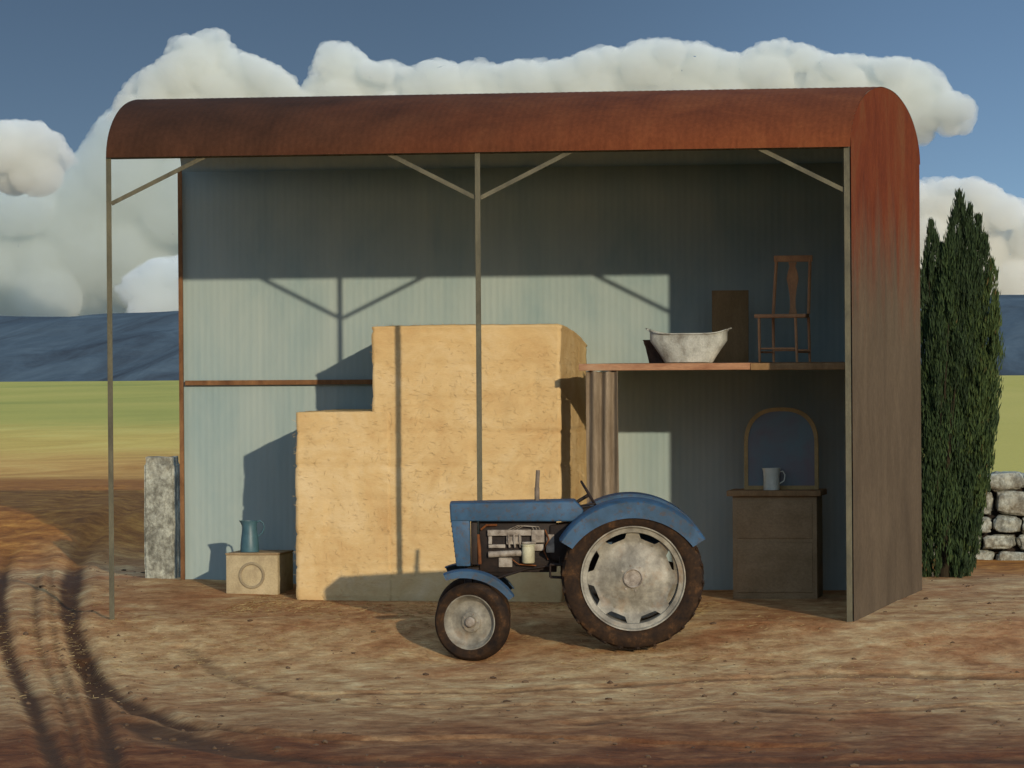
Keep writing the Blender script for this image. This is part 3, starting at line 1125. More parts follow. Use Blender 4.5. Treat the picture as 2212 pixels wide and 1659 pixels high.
# ------------------------------------------------------------------ tractor
def tractor():
    BLUE = NT('tractor_blue')
    t = BLUE
    a = t.noise(2.5, 8, .68, (1, 1, 1), .6)
    c = t.ramp(a, [(.28, lin(.12, .20, .25)), (.5, lin(.175, .29, .385)), (.7, lin(.22, .345, .45))])
    chips = t.noise(16, 8, .75)
    c = t.mix(t.ramp(chips, [(.52, (0, 0, 0)), (.62, (.7, .7, .7))]), c, lin(.27, .22, .18))
    t.bump(t.noise(30, 4, .6), .001)
    BLUE = t.fin(c, .6, 0, .3)
    DK = mottled('oily_iron', lin(.07, .055, .05), lin(.17, .12, .09), scale=9, rough=.6, bump=.003)
    CAST = mottled('dusty_casting', lin(.34, .30, .26), lin(.55, .51, .46), lin(.66, .63, .58), scale=10, rough=.7, bump=.003)
    RST = mottled('rust', lin(.28, .15, .08), lin(.50, .30, .15), scale=10, bump=.003)
    OILF = mottled('filter_can', lin(.58, .56, .46), lin(.74, .72, .60), scale=8, bump=.001, rough=.6)
    TYR = NT('muddy_rubber')
    t = TYR
    a = t.noise(7, 9, .75, (1, 1, 1), .1)
    c = t.ramp(a, [(.36, lin(.12, .095, .08)), (.54, lin(.20, .145, .10)), (.66, lin(.32, .225, .14)), (.78, lin(.46, .33, .20))])
    t.bump(t.noise(40, 5, .7), .004)
    TYR = t.fin(c, .92, 0, .15)
    RIM = NT('old_wheel_paint')
    t = RIM
    a = t.noise(5, 9, .7, (1, 1, 1), .1)
    c = t.ramp(a, [(.28, lin(.32, .30, .26)), (.45, lin(.46, .44, .39)), (.6, lin(.58, .56, .50)), (.72, lin(.68, .66, .60))])
    b2 = t.noise(3, 6, .7)
    c = t.mix(t.ramp(b2, [(.52, (0, 0, 0)), (.7, (.55,) * 3)]), c, lin(.50, .37, .22))
    t.bump(t.noise(30, 5, .6), .002)
    RIM = t.fin(c, .55, 0, .4)

    S = 1 / 216.
    YR = -1.55
    A = P(1368, 1407, YR)
    ang = R(9.7)
    Fp = P(1018, 1430, YR - 1.606 * math.sin(ang))
    ax = (A - Fp)            # points to the rear
    L = ax.length
    pitch = math.asin((Fp.z - A.z) / L)
    rz_ = math.atan2(ax.y, ax.x)
    # root at the rear axle foot, mid-way between the wheels
    half = .60
    xdir = Vector((math.cos(ang), math.sin(ang), 0))
    drop = A.z - Fp.z
    L = 1.606
    ydir = Vector((0, 0, 1)).cross(xdir).normalized()
    rollg = R(1.2)
    zdir = xdir.cross(ydir)
    M = Matrix((xdir, ydir, zdir)).transposed() @ Matrix.Rotation(rollg, 3, 'X')
    root = empty('farm_tractor', (0, 0, 0), 0, 'small old blue tractor with pale wheels parked in front of the straw stack', 'tractor')
    root.rotation_euler = M.to_euler()
    root.location = A - M @ Vector((0, -half, 0))

    def X(px): return (px - 1368) * S
    def Zz(py, px=1200): return (1407 - py + (1368 - px) / 350. * 3) * S
    def XZ(*pts): return [(X(a), Zz(b, a)) for a, b in pts]

    # bonnet
    hw = .25
    mb = MB()
    mb.prism(XZ((972, 1092), (1246, 1086), (1264, 1106), (1258, 1131), (1016, 1131), (974, 1131)), -hw, hw, .018, 3)
    mb.build('bonnet', BLUE, root)
    mb = MB()
    mb.prism(XZ((975, 1129), (1016, 1129), (1017, 1229), (986, 1229)), -hw + .004, hw - .004, .012, 2)
    mb.build('radiator_shell', BLUE, root)
    # grille slats on the nose
    mb = MB()
    for i in range(9):
        z = Zz(1220, 990) + i * .05
        x = X(983) - (i * .05 * .12) - .012
        mb.box((x + .018, -hw + .05, z), (x + .03, hw - .05, z + .014))
    mb.build('grille', DK, root)
    # radiator behind the shell
    mb = MB(); mb.box((X(1018), -.19, Zz(1226, 1030)), (X(1032), .19, Zz(1134, 1030)), None, .004); mb.build('radiator', DK, root)
    mb = MB(); mb.tube([(X(1037), -.17, Zz(1225, 1037)), (X(1036), -.175, Zz(1190, 1037)), (X(1033), -.17, Zz(1160, 1037))], .018, 10)
    mb.build('hose', RST, root)
    # engine
    mb = MB()
    mb.box((X(1036), -.13, Zz(1244, 1100)), (X(1205), .13, Zz(1129, 1100)), None, .012)
    mb.prism(XZ((1040, 1225), (1215, 1205), (1215, 1226), (1150, 1234), (1090, 1254), (1060, 1250)), -.12, .12, .01)
    mb.build('engine_block', DK, root)
    mb = MB()
    mb.box((X(1054), -.185, Zz(1163, 1100)), (X(1150), -.131, Zz(1150, 1100)), None, .006)          # head flange
    mb.box((X(1095), -.180, Zz(1182, 1100)), (X(1128), -.131, Zz(1164, 1100)), None, .008)
    mb.box((X(1056), -.172, Zz(1190, 1100)), (X(1093), -.131, Zz(1182, 1100)), None, .006)
    mb.box((X(1056), -.165, Zz(1181, 1100)), (X(1064), -.131, Zz(1164, 1100)), None, .004)
    for px_ in (1100, 1112, 1124):
        mb.tube([(X(px_), -.19, Zz(1160, 1100)), (X(px_), -.20, Zz(1172, 1100)), (X(px_) + .01, -.17, Zz(1188, 1100))], .011, 8)
    mb.box((X(1150), -.19, Zz(1178, 1160)), (X(1178), -.131, Zz(1150, 1160)), None, .01)               # injection pump
    for k in range(3):
        mb.tube([(X(1155 + 7 * k), -.18, Zz(1150, 1160)), (X(1152 + 7 * k), -.19, Zz(1143, 1160)), (X(1120 + 7 * k), -.17, Zz(1141, 1130)), (X(1100 + 9 * k), -.15, Zz(1150, 1110))], .004, 6)
    mb.tube([(X(1056), -.165, Zz(1204, 1080)), (X(1128), -.165, Zz(1201, 1100))], .032, 14)                # starter
    mb.tube([(X(1128), -.16, Zz(1201, 1120)), (X(1134), -.16, Zz(1201, 1120))], .020, 12)
    mb.box((X(1078), -.16, Zz(1232, 1100)), (X(1108), -.131, Zz(1211, 1100)), None, .008)
    for k in range(5):
        mb.lathe([(0, 0), (.008, 0), (.008, .010), (0, .010)], 6, 'Y', False, Matrix.Translation((X(1060 + 19 * k), -.185, Zz(1156, 1100))))
    mb.box((X(1150), -.175, Zz(1196, 1160)), (X(1176), -.131, Zz(1181, 1160)), None, .006)
    mb.box((X(1182), -.165, Zz(1200, 1190)), (X(1200), -.131, Zz(1160, 1190)), None, .008)
    mb.build('engine_castings', CAST, root)
    mb = MB()
    mb.lathe([(0, -.02), (.052, -.02), (.058, -.012), (.046, 0), (.058, .012), (.052, .02), (0, .02)], 28, 'Y', False, Matrix.Translation((X(1047), 0, Zz(1195, 1047))) @ Matrix.Rotation(PI / 2, 4, 'Z'))
    mb.build('fan_pulley', DK, root)
    mb = MB()
    mb.tube([(X(1040), -.15, Zz(1150, 1040)), (X(1052), -.17, Zz(1140, 1050)), (X(1075), -.15, Zz(1140, 1075))], .012, 8)
    mb.build('hose', RST, root)
    mb = MB()
    mb.tube([(X(1180), -.17, Zz(1150, 1180)), (X(1188), -.19, Zz(1170, 1188)), (X(1176), -.20, Zz(1195, 1176)), (X(1186), -.17, Zz(1215, 1186))], .007, 8)
    mb.build('fuel_pipe', RST, root)
    mb = MB()
    mb.tube([(X(1108), -.17, Zz(1215, 1108)), (X(1122), -.20, Zz(1225, 1122)), (X(1160), -.18, Zz(1228, 1160))], .006, 8)
    mb.build('fuel_pipe', RST, root)
    mb = MB(); mb.lathe([(0, 0), (.058, 0), (.064, .01), (.064, .165), (.058, .175), (.07, .178), (.07, .19), (0, .19)], 28, 'Z', False, Matrix.Translation((X(1143), -.205, Zz(1222, 1143))))
    mb.build('filter', OILF, root)
    mb = MB(); mb.box((X(1130), -.215, Zz(1180, 1150)), (X(1160), -.1, Zz(1176, 1150)), None, .004); mb.build('bracket', CAST, root)
    # exhaust
    mb = MB(); mb.tube([(X(1163), .02, Zz(1092, 1165)), (X(1163), .02, Zz(1060, 1165))], .034 * .75, 14)
    mb.tube([(X(1163), .02, Zz(1062, 1165)), (X(1165.5), .02, Zz(1022, 1165))], .021, 14)
    mb.build('exhaust', mottled('exhaust_rust', lin(.32, .28, .24), lin(.48, .43, .37), scale=9, bump=.002), root)
    # gearbox and rear axle
    mb = MB()
    mb.prism(XZ((1190, 1140), (1262, 1132), (1262, 1110), (1330, 1112), (1400, 1150), (1410, 1235), (1340, 1262), (1230, 1222), (1190, 1216)), -.16, .16, .015)
    mb.tube([(0, -.52, Zz(1247, 1368)), (0, .52, Zz(1247, 1368))], .085, 20)
    mb.build('gearbox', DK, root)
    mb = MB()
    mb.tube([(X(1075), -.14, Zz(1256, 1075)), (X(1140), -.15, Zz(1236, 1140)), (X(1215), -.15, Zz(1226, 1215)), (X(1260), -.15, Zz(1226, 1260))], .012, 8)
    mb.build('drag_link', DK, root)
    # front axle
    zf = .395 - drop
    mb = MB()
    mb.box((-L - .05, -.40, zf + .05), (-L + .05, .40, zf + .13), None, .01)
    for s_ in (-1, 1):
        mb.tube([(-L, s_ * .40, zf + .12), (-L, s_ * .40, zf - .04)], .032, 12)
        mb.tube([(-L, s_ * .40, zf), (-L, s_ * .47, zf)], .03, 12)
    mb.prism([(-L - .09, zf + .13), (-L + .1, zf + .13), (-L + .28, Zz(1235, 1075)), (-L - .08, Zz(1232, 1000))], -.10, .10, .01)
    mb.build('front_axle', DK, root)
    # step frame
    mb = MB()
    for (a, b) in (((1190, 1223), (1236, 1223)), ((1190, 1223), (1190, 1250)), ((1190, 1250), (1236, 1252)), ((1212, 1206), (1212, 1223))):
        mb.tube([(X(a[0]), -.42, Zz(a[1], 1200)), (X(b[0]), -.42, Zz(b[1], 1200))], .010, 8)
        mb.tube([(X(a[0]), -.30, Zz(a[1], 1200)), (X(b[0]), -.30, Zz(b[1], 1200))], .010, 8)
    mb.box((X(1190), -.425, Zz(1252, 1200)), (X(1234), -.295, Zz(1249, 1200)))
    mb.tube([(X(1230), -.36, Zz(1223, 1200)), (X(1230), -.1, Zz(1215, 1200))], .014, 8)
    mb.build('footstep', DK, root)
    # dashboard, steering
    mb = MB(); mb.prism(XZ((1262, 1104), (1290, 1100), (1296, 1135), (1262, 1135)), -.17, .17, .01); mb.build('dashboard', DK, root)
    c_ = Vector((X(1277), 0, Zz(1075, 1277)))
    nrm_ = Vector((.86, 0, .51))
    mb = MB()
    u_ = Vector((0, 1, 0)); v_ = nrm_.cross(u_)
    mb.tube([c_ + (u_ * math.cos(a) + v_ * math.sin(a)) * .155 for a in [2 * PI * i / 36 for i in range(36)]], .012, 8, closed=True)
    for k in range(3):
        a = 2 * PI * k / 3 + .5
        mb.tube([c_ - nrm_ * .01, c_ + (u_ * math.cos(a) + v_ * math.sin(a)) * .155], .008, 6)
    mb.tube([c_ - nrm_ * .01, c_ - nrm_ * .26], .018, 10)
    mb.build('steering_wheel', DK, root)
    mb = MB()
    mb.tube([(X(1252), -.19, Zz(1098, 1250)), (X(1290), -.19, Zz(1092, 1290))], .010, 8)
    mb.build('hand_throttle', DK, root)
    # seat
    mb = MB(); mb.lathe([(0, -.03), (.12, -.02), (.2, .03), (.22, .07), (.205, .07), (.17, .035), (.1, 0), (0, -.008)], 28, 'Z', False, Matrix.Translation((X(1400), 0, 1.20)))
    mb.tube([(X(1370), 0, 1.02), (X(1402), 0, 1.18)], .02, 8)
    mb.build('seat', DK, root)

    # ---- wheels (local origin at the wheel centre, outer face to -y)
    def tyre(Ro, Ri, wd, lugs, lugh):
        mb = MB()
        h = wd / 2
        prof = [(Ri, -h * .72), (Ri + .02, -h * .86), (Ri + (Ro - Ri) * .35, -h * 1.0), (Ri + (Ro - Ri) * .70, -h * .98), (Ro - .02, -h * .82), (Ro - .004, -h * .5), (Ro, 0),
                (Ro - .004, h * .5), (Ro - .02, h * .82), (Ri + (Ro - Ri) * .70, h * .98), (Ri + (Ro - Ri) * .35, h), (Ri + .02, h * .86), (Ri, h * .72)]
        mb.lathe(prof, 96, 'Y', True)
        for i in range(lugs):
            for s_ in (-1, 1):
                a = 2 * PI * (i + (.5 if s_ > 0 else 0)) / lugs
                m_ = Matrix.Rotation(-a, 4, 'Y') @ Matrix.Translation((0, s_ * h * .46, Ro - .012)) @ Matrix.Rotation(s_ * R(38), 4, 'Z')
                mb.box((-.018, -h * .56, -.01), (.018, h * .56, lugh), m_, .006, 1)
        return mb

    # rear tyre: lug-tipped radius .715
    def rear_wheel(sgn):
        w0 = empty('rear_wheel', (0, sgn * -half, Zz(1247, 1368)))
        w0.parent = root
        if sgn < 0: w0.rotation_euler = (0, 0, PI)
        tyre(.708, .508, .30, 26, .014).build('tyre', TYR, w0)
        mb = MB()
        # rim channel; height axis = -y (towards the viewer)
        mb.lathe([(.50, .125), (.512, .150), (.524, .152), (.524, .140), (.508, .120), (.470, .105), (.462, .03), (.462, -.09), (.50, -.13), (.52, -.14), (.51, -.15), (.45, -.10), (.45, .03), (.458, .112)], 96, 'Y', True)
        mb.build('rim', RIM, w0)
        # dished disc with eight scalloped cut-outs
        bm = bmesh.new()
        n = 240
        def edge(th):
            ph_ = (th / (2 * PI) * 8 + .0) % 1.0
            d = abs(ph_ - .5) * 2           # 1 at tab, 0 in the middle of a notch
            k = 1 - float(sstep(.46, .74, d))
            return .466 - .075 * k * (1 - (d * .9) ** 2 * .5)
        fr = [0, .07, .12, .17, .24, .32, .42, .52, .62, .72, .82, .90, .96, 1.]
        def dish(r_):
            return float(np.interp(r_, [0, .085, .10, .14, .25, .36, .44, .47], [.105, .105, .100, .088, .045, .020, .066, .075]))
        for side in (0, 1):
            rings = []
            for f in fr:
                if f == 0:
                    rings.append([bm.verts.new((0, 0, dish(0) - side * .008))]); continue
                rings.append([bm.verts.new((edge(2 * PI * j / n) * f * math.cos(2 * PI * j / n), edge(2 * PI * j / n) * f * math.sin(2 * PI * j / n), dish(edge(2 * PI * j / n) * f) - side * .008)) for j in range(n)])
            for a, b in zip(rings[:-1], rings[1:]):
                for j in range(n):
                    k = (j + 1) % n
                    if len(a) == 1: bm.faces.new((a[0], b[j], b[k]))
                    else: bm.faces.new((a[j], b[j], b[k], a[k]))
            if side == 0: first = rings[-1]
            else:
                for j in range(n):
                    k = (j + 1) % n
                    bm.faces.new((first[j], first[k], rings[-1][k], rings[-1][j]))
        bm.transform(Matrix(((1, 0, 0, 0), (0, 0, -1, 0), (0, 1, 0, 0), (0, 0, 0, 1))))
        mb = MB(); mb.add(bm); mb.build('disc', RIM, w0)
        mb = MB()
        mb.lathe([(.098, .085), (.098, .122), (.090, .128), (.082, .122), (.080, .110), (0, .107)], 40, 'Y')
        for k in range(8):
            a = 2 * PI * k / 8 + .2
            mb.lathe([(0, .102), (.011, .102), (.011, .080), (.0, .080)], 6, 'Y', False, Matrix.Translation((.128 * math.cos(a), 0, .128 * math.sin(a))))
        mb.build('hub', CAST, w0)
        # dark brake housing behind
        mb = MB(); mb.lathe([(0, -.04), (.30, -.05), (.30, -.13), (0, -.13)], 40, 'Y'); mb.build('brake_drum', DK, w0)
        return w0

    def front_wheel(sgn):
        w0 = empty('front_wheel', (-L, sgn * -.50, zf))
        w0.parent = root
        st = R(-22)
        w0.rotation_euler = (0, 0, st + (PI if sgn < 0 else 0))
        tyre(.394, .262, .20, 0, 0).build('tyre', TYR, w0)
        # circumferential ribs
        mb = MB()
        mb.lathe([(.258, .070), (.266, .084), (.276, .085), (.276, .078), (.262, .062), (.240, .050), (.236, 0), (.236, -.05), (.262, -.075), (.268, -.08), (.25, -.085), (.226, -.05), (.226, .03)], 72, 'Y', True)
        mb.build('rim', RIM, w0)
        mb = MB()
        mb.lathe([(.232, .040), (.215, .022), (.16, .012), (.11, .030), (.105, .034), (.105, .026), (.11, .020), (.16, .004), (.215, .012), (.232, .028)], 60, 'Y', True)
        mb.lathe([(.106, .031), (.10, .044), (.062, .052), (.058, .044), (0, .040)], 40, 'Y')
        mb.build('disc', RIM, w0)
        mb = MB(); mb.lathe([(0, .0405), (.050, .0405), (.052, .075), (.040, .088), (0, .09)], 28, 'Y')
        for k in range(5):
            a = 2 * PI * k / 5
            mb.lathe([(0, .060), (.009, .060), (.009, .046), (0, .046)], 6, 'Y', False, Matrix.Translation((.081 * math.cos(a), 0, .081 * math.sin(a))))
        mb.build('hub', CAST, w0)
        return w0

    for s_ in (1, -1):
        rear_wheel(s_)
        front_wheel(s_)

    # rear mudguards
    def arc_pts(cx, cz, r_, a0, a1, n):
        return [(cx + r_ * math.cos(a0 + (a1 - a0) * i / n), cz + r_ * math.sin(a0 + (a1 - a0) * i / n)) for i in range(n + 1)]

    def guard(name, cx, cz, Rr, a0, a1, skirt, yo, yi, lip=0.02):
        bm = bmesh.new()
        n = 40
        outer = arc_pts(cx, cz, Rr, a0, a1, n)
        # skirt shape: narrows at both ends
        inner = []
        for i in range(n + 1):
            f = i / n
            sk = skirt * (.80 + .20 * math.sin(PI * f))
            a = a0 + (a1 - a0) * f
            inner.append((cx + (Rr - sk) * math.cos(a), cz + (Rr - sk) * math.sin(a)))
        sh = [(yo, inner), (yo, None), (yi, None)]
        rows = []
        s_ = 1 if yi > yo else -1
        sec = [(inner, yo), ([((a[0] * .15 + b[0] * .85), (a[1] * .15 + b[1] * .85)) for a, b in zip(inner, outer)], yo - s_ * .0), (outer, yo + s_ * .035), (outer, yi)]
        for pts, y in sec:
            rows.append([bm.verts.new((p[0], y, p[1])) for p in pts])
        for a, b in zip(rows[:-1], rows[1:]):
            for i in range(n):
                bm.faces.new((a[i], a[i + 1], b[i + 1], b[i]))
        bmesh.ops.recalc_face_normals(bm, faces=list(bm.faces))
        res = bmesh.ops.solidify(bm, geom=list(bm.faces), thickness=.008)
        mb = MB(); mb.add(bm)
        return mb.build(name, BLUE, root, True, 45)

    ccz = Zz(1262, 1368)
    for s_ in (1, -1):
        guard('rear_mudguard', 0, ccz, .857, R(32.5), R(148.5), .185, -s_ * (half + .175), -s_ * .27)
        # inner panel of the mudguard
        mb = MB()
        pts = arc_pts(0, ccz, .85, R(36), R(146), 24)
        pts = pts + [(X(1262), Zz(1180, 1262)), (X(1470), Zz(1180, 1470))]
        y_ = -s_ * .275
        mb.prism(pts, min(y_, y_ + .006), max(y_, y_ + .006))
        mb.build('mudguard_panel', BLUE, root)
    # front mudguards
    for s_ in (1, -1):
        fx, fz = X(1008), Zz(1358, 1008)
        g_ = guard('front_mudguard', fx - .01, fz, 0.585, R(33), R(112), .085, -s_ * .61, -s_ * .40)
        mb = MB(); mb.tube([(-L, -s_ * .42, zf + .08), (-L, -s_ * .42, zf + .53)], .012, 8); mb.build('mudguard_stay', DK, root)
    return root


TR = tractor()

# ------------------------------------------------------------------ cypress
def cypress():
    base = P(2045, 1250, 7.0)
    YY = 7.0
    zb_ = gz(base.x, YY)
    ht = P(2090, 424, YY).z
    root = empty('cypress_tree', (base.x, YY, zb_), 0, 'tall dark green conifer with pointed plumes beside the end of the barn', 'tree')
    Sx = 1 / (FPX / 52.9)
    def X(px): return (px - 2045) * Sx
    def Z(py): return P(2045, py, YY).z - zb_
    BARK = mottled('bark', lin(.14, .12, .08), lin(.20, .17, .11), scale=8, stretch=(1, 1, .3), bump=.01)
    mb = MB()
    mb.tube([(X(2040), 0, -.2), (X(2048), .02, 1.2), (X(2060), 0, 2.6), (X(2080), 0, 4.1)], [.07, .055, .04, .012], 10)
    for k in range(16):
        a = rnd.uniform(0, 2 * PI); z = rnd.uniform(.3, 2.6)
        mb.tube([(X(2045), 0, z), (X(2045) + .18 * math.cos(a), .15 * math.sin(a), z + .6), (X(2055) + .25 * math.cos(a), .2 * math.sin(a), z + 1.4)], [.02, .012, .004], 6)
    mb.build('trunk', BARK, root)
    # plumes: (tip x px, tip y px, base x px, base y px, radius m)
    pl = [(2079, 426, 2062, 900, .20), (2018, 488, 2030, 900, .15), (2118, 478, 2085, 900, .16), (2060, 500, 2050, 1100, .20), (2100, 455, 2075, 1000, .16),
          (2132, 520, 2095, 950, .14), (2148, 572, 2105, 1000, .15), (2008, 560, 2012, 1000, .13), (2152, 640, 2110, 1080, .14), (2038, 540, 2030, 1200, .20),
          (2090, 560, 2075, 1150, .20), (2150, 720, 2105, 1120, .13), (2147, 800, 2095, 1180, .13), (2002, 680, 2006, 1150, .11), (2128, 860, 2080, 1240, .14),
          (2030, 800, 2020, 1255, .16), (2060, 780, 2050, 1255, .18), (2100, 950, 2065, 1262, .12), (2003, 850, 2005, 1250, .10), (2142, 900, 2090, 1200, .10),
          (1996, 1000, 2000, 1262, .09), (2020, 1020, 2018, 1268, .12), (2045, 1000, 2040, 1268, .13), (2072, 1040, 2062, 1266, .12), (2098, 1080, 2078, 1262, .09), (2110, 1000, 2085, 1255, .10),
          (2055, 640, 2050, 1250, .20), (2085, 680, 2070, 1250, .20), (2030, 660, 2030, 1250, .16), (2115, 640, 2090, 1200, .16), (2075, 520, 2060, 1000, .16)]
    V, F, C = [], [], []
    for (tx, ty, bx_, by_, rad) in pl:
        t0 = Vector((X(tx), rnd.uniform(-.12, .12) * 1.2, Z(ty))); b0_ = Vector((X(bx_), rnd.uniform(-.18, .18), Z(by_)))
        ln = (t0 - b0_).length
        cnt = int(3600 * ln * rad / .3)
        tone = rnd.uniform(.25, .75)
        subs = [(rnd.random() ** .7, rnd.uniform(0, 2 * PI), rnd.uniform(.3, 1.0)) for _ in range(int(26 * ln))]
        for i in range(cnt):
            f, a_, q_ = subs[rnd.randrange(len(subs))]
            f = min(1, max(0, f + rnd.gauss(0, .03)))
            env = rad * (min(1, (1 - f) * 3.2) ** .75) * (.65 + .35 * min(1, f * 4))
            rr_ = env * q_ + rnd.gauss(0, .018)
            a = a_ + rnd.gauss(0, .22)
            p = b0_.lerp(t0, f) + Vector((rr_ * math.cos(a), rr_ * math.sin(a), 0))
            L_ = rnd.uniform(.05, .12)
            d = Vector((math.cos(a) * .18, math.sin(a) * .18, 1)).normalized() + Vector((rnd.gauss(0, .16), rnd.gauss(0, .16), 0))
            d += (t0 - b0_).normalized() * .5
            d.normalize()
            s_ = d.cross(Vector((rnd.gauss(0, 1), rnd.gauss(0, 1), rnd.gauss(0, .3)))).normalized() * rnd.uniform(.004, .009)
            k = len(V)
            V += [tuple(p - s_), tuple(p + d * L_ * .45 + s_ * 1.1), tuple(p + d * L_)]
            V += [tuple(p + d * L_ * .35 - s_ * 1.3)]
            F.append((k, k + 1, k + 2, k + 3))
            t_ = min(1, max(0, tone + rnd.gauss(0, .11) + (.25 if rnd.random() < .02 else 0)))
            C += [t_] * 4
    me = bpy.data.meshes.new('crown')
    me.from_pydata(V, [], F)
    at = me.attributes.new('tone', 'FLOAT', 'POINT')
    at.data.foreach_set('value', C)
    t = NT('conifer_green')
    av = t.n('ShaderNodeAttribute', attribute_name='tone').outputs['Fac']
    c = t.ramp(av, [(.0, lin(.14, .18, .12)), (.5, lin(.19, .255, .14)), (.9, lin(.27, .32, .16)), (1, lin(.33, .28, .16))])
    m_ = t.fin(c, .8, 0, .2)
    link('crown', me, m_, root)
    print('cypress leaves', len(F))
    return root


cypress()

# ------------------------------------------------------------------ dry stone wall
def stone_wall():
    YW = 11.6
    x0 = P(2085, 1200, YW).x
    zg = gz(x0 + .5, YW)
    root = empty('stone_wall', (x0, YW, zg), 0, 'rough dry stone field wall of pale grey boulders at the right of the tree', 'wall')
    Sx = 1 / (FPX / 57.5)
    top = P(2170, 1015, YW).z - zg
    mb = MB()
    z = -.12
    ci = 0
    heights = [.26, .24, .25, .33, .27]
    tot = sum(heights)
    k_ = (top + .12) / tot
    for hgt in heights:
        hgt *= k_
        x = -.75 - rnd.uniform(0, .3)
        while x < 5.0:
            wd = rnd.uniform(.26, .52)
            hh = hgt * rnd.uniform(.86, 1.05)
            for row in (0, 1):
                bm = bmesh.new()
                bmesh.ops.create_icosphere(bm, subdivisions=4, radius=1)
                sd = Vector((rnd.uniform(-50, 50), rnd.uniform(-50, 50), rnd.uniform(-50, 50)))
                for v in bm.verts:
                    p = v.co.normalized()
                    q = Vector([math.copysign(abs(c) ** .50, c) for c in p])
                    rr_ = 1 + noise.fractal(p * 1.3 + sd, 1, 2, 4) * .20 + noise.fractal(p * 5 + sd, 1, 2, 3) * .04
                    q *= rr_
                    v.co = Vector((q.x * wd * .47, q.y * .17, q.z * hh * .48))
                bm.transform(Matrix.Translation((x + wd / 2, row * .3 + rnd.uniform(-.03, .03), z + hgt / 2)) @ Matrix.Rotation(rnd.uniform(-.10, .10), 4, 'Y'))
                mb.add(bm)
            x += wd * 1.0
        z += hgt * .98
    mb.build('stones', STN, root, True, 60)
    mb = MB(); mb.box((-.7, .06, -.2), (4.8, .24, top * .84), None, .02)
    mb.build('rubble_core', mottled('rubble', lin(.12, .10, .09), lin(.22, .18, .15), scale=6, bump=.01), root)


stone_wall()

# ------------------------------------------------------------------ clouds
def cloud_mat(name, dens, col):
    m = bpy.data.materials.new(name); m.use_nodes = True
    nt_ = m.node_tree
    for n_ in list(nt_.nodes): nt_.nodes.remove(n_)
    o_ = nt_.nodes.new('ShaderNodeOutputMaterial')
    v_ = nt_.nodes.new('ShaderNodeVolumePrincipled')
    v_.inputs['Color'].default_value = col
    v_.inputs['Density'].default_value = dens
    v_.inputs['Anisotropy'].default_value = 0.0
    nt_.links.new(v_.outputs[0], o_.inputs['Volume'])
    return m


def cloud(name, top, bottom, dist, vox, dens, col, n=90, rmin=12, rmax=38, amp=1.0, seed=1, depth=60, label=None):
    """heap of billows below an outline top(x); bottom = y of the flat base; all in photograph pixels, scaled to the distance"""
    r_ = random.Random(seed)
    k = dist / FPX
    tx_ = [p[0] for p in top]; ty_ = [p[1] for p in top]
    T = lambda x: float(np.interp(x, tx_, ty_, left=ty_[0] + 300, right=ty_[-1] + 300))
    bm = bmesh.new()

    def put_(x, r, y=None, dz=0.):
        cy = T(x) + r if y is None else max(y, T(x) + r)
        for _ in range(40):
            if all(cy - math.sqrt(max(0, r * r - d * d)) >= T(x + d) - 3 for d in np.linspace(-r, r, 9)): break
            cy += 3
        if cy > bottom: return
        c_ = PD(x, cy, dist + dz * k)
        bmesh.ops.create_icosphere(bm, subdivisions=3, radius=r * k, matrix=Matrix.Translation(c_))
    x0, x1 = tx_[0], tx_[-1]
    for i in range(n):                      # rim billows
        put_(x0 + (x1 - x0) * (i + r_.random()) / n, r_.uniform(rmin, rmax), None, r_.uniform(-depth, depth))
    for i in range(n):                      # small heads on top
        put_(r_.uniform(x0, x1), r_.uniform(rmin * .6, rmin * 1.2), None, r_.uniform(-depth, depth * .3))
    x = x0
    while x < x1:                           # body
        y = T(x) + rmax * 1.0
        while y < bottom:
            put_(x + r_.uniform(-10, 10), r_.uniform(rmax * .8, rmax * 1.5), y + r_.uniform(-12, 12), r_.uniform(-depth * .6, depth))
            y += rmax * .95
        x += rmax * .8
    me = bpy.data.meshes.new(name)
    bm.to_mesh(me); bm.free()
    o = link(name, me, cloud_mat(name + '_vapour', dens, col))
    md = o.modifiers.new('union', 'REMESH'); md.mode = 'VOXEL'; md.voxel_size = vox * k
    for (sz, st) in ((34, 15), (13, 9), (5.5, 4.5)):
        tx = bpy.data.textures.new(name + '_billow', 'CLOUDS')
        tx.noise_scale = sz * k; tx.noise_depth = 3
        dm = o.modifiers.new('billow', 'DISPLACE'); dm.texture = tx; dm.texture_coords = 'GLOBAL'
        dm.strength = st * k * amp; dm.mid_level = .5
    tag(o, label, kind='stuff')
    return o


BANK = [(195,330),(215,290),(240,225),(260,195),(300,150),(340,135),(365,85),(395,70),(410,80),(430,62),(455,58),(500,65),(506,100),(530,115),(560,120),(600,140),(640,170),(655,195),(665,150),(680,110),(700,92),(730,88),(765,92),(783,115),(800,130),(850,128),(880,145),(920,130),(950,122),(990,140),(1020,125),(1045,122),(1075,140),(1110,130),(1170,122),(1210,130),(1250,112),(1300,95),(1340,105),(1380,85),(1430,80),(1470,88),(1510,90),(1560,110),(1600,115),(1640,90),(1690,82),(1740,95),(1790,115),(1850,115),(1900,125),(1950,120),(2000,135),(2040,160),(2060,195),(2095,205),(2115,235)]
cloud('cloud_bank', BANK, 272, 5200, 3.2, .055, (.94, .948, .90, 1), 120, 12, 34, 1.0, 3, 55, 'long bank of white cumulus cloud above the barn roof')
cloud('cloud_head', [(-160, 300), (-90, 262), (-30, 268), (0, 262), (40, 256), (90, 262), (130, 290), (155, 320), (172, 350)], 400, 5300, 4.5, .055, (.965, .965, .925, 1), 30, 14, 40, 1.0, 4, 50, 'rounded white cloud head at the far left of the sky')
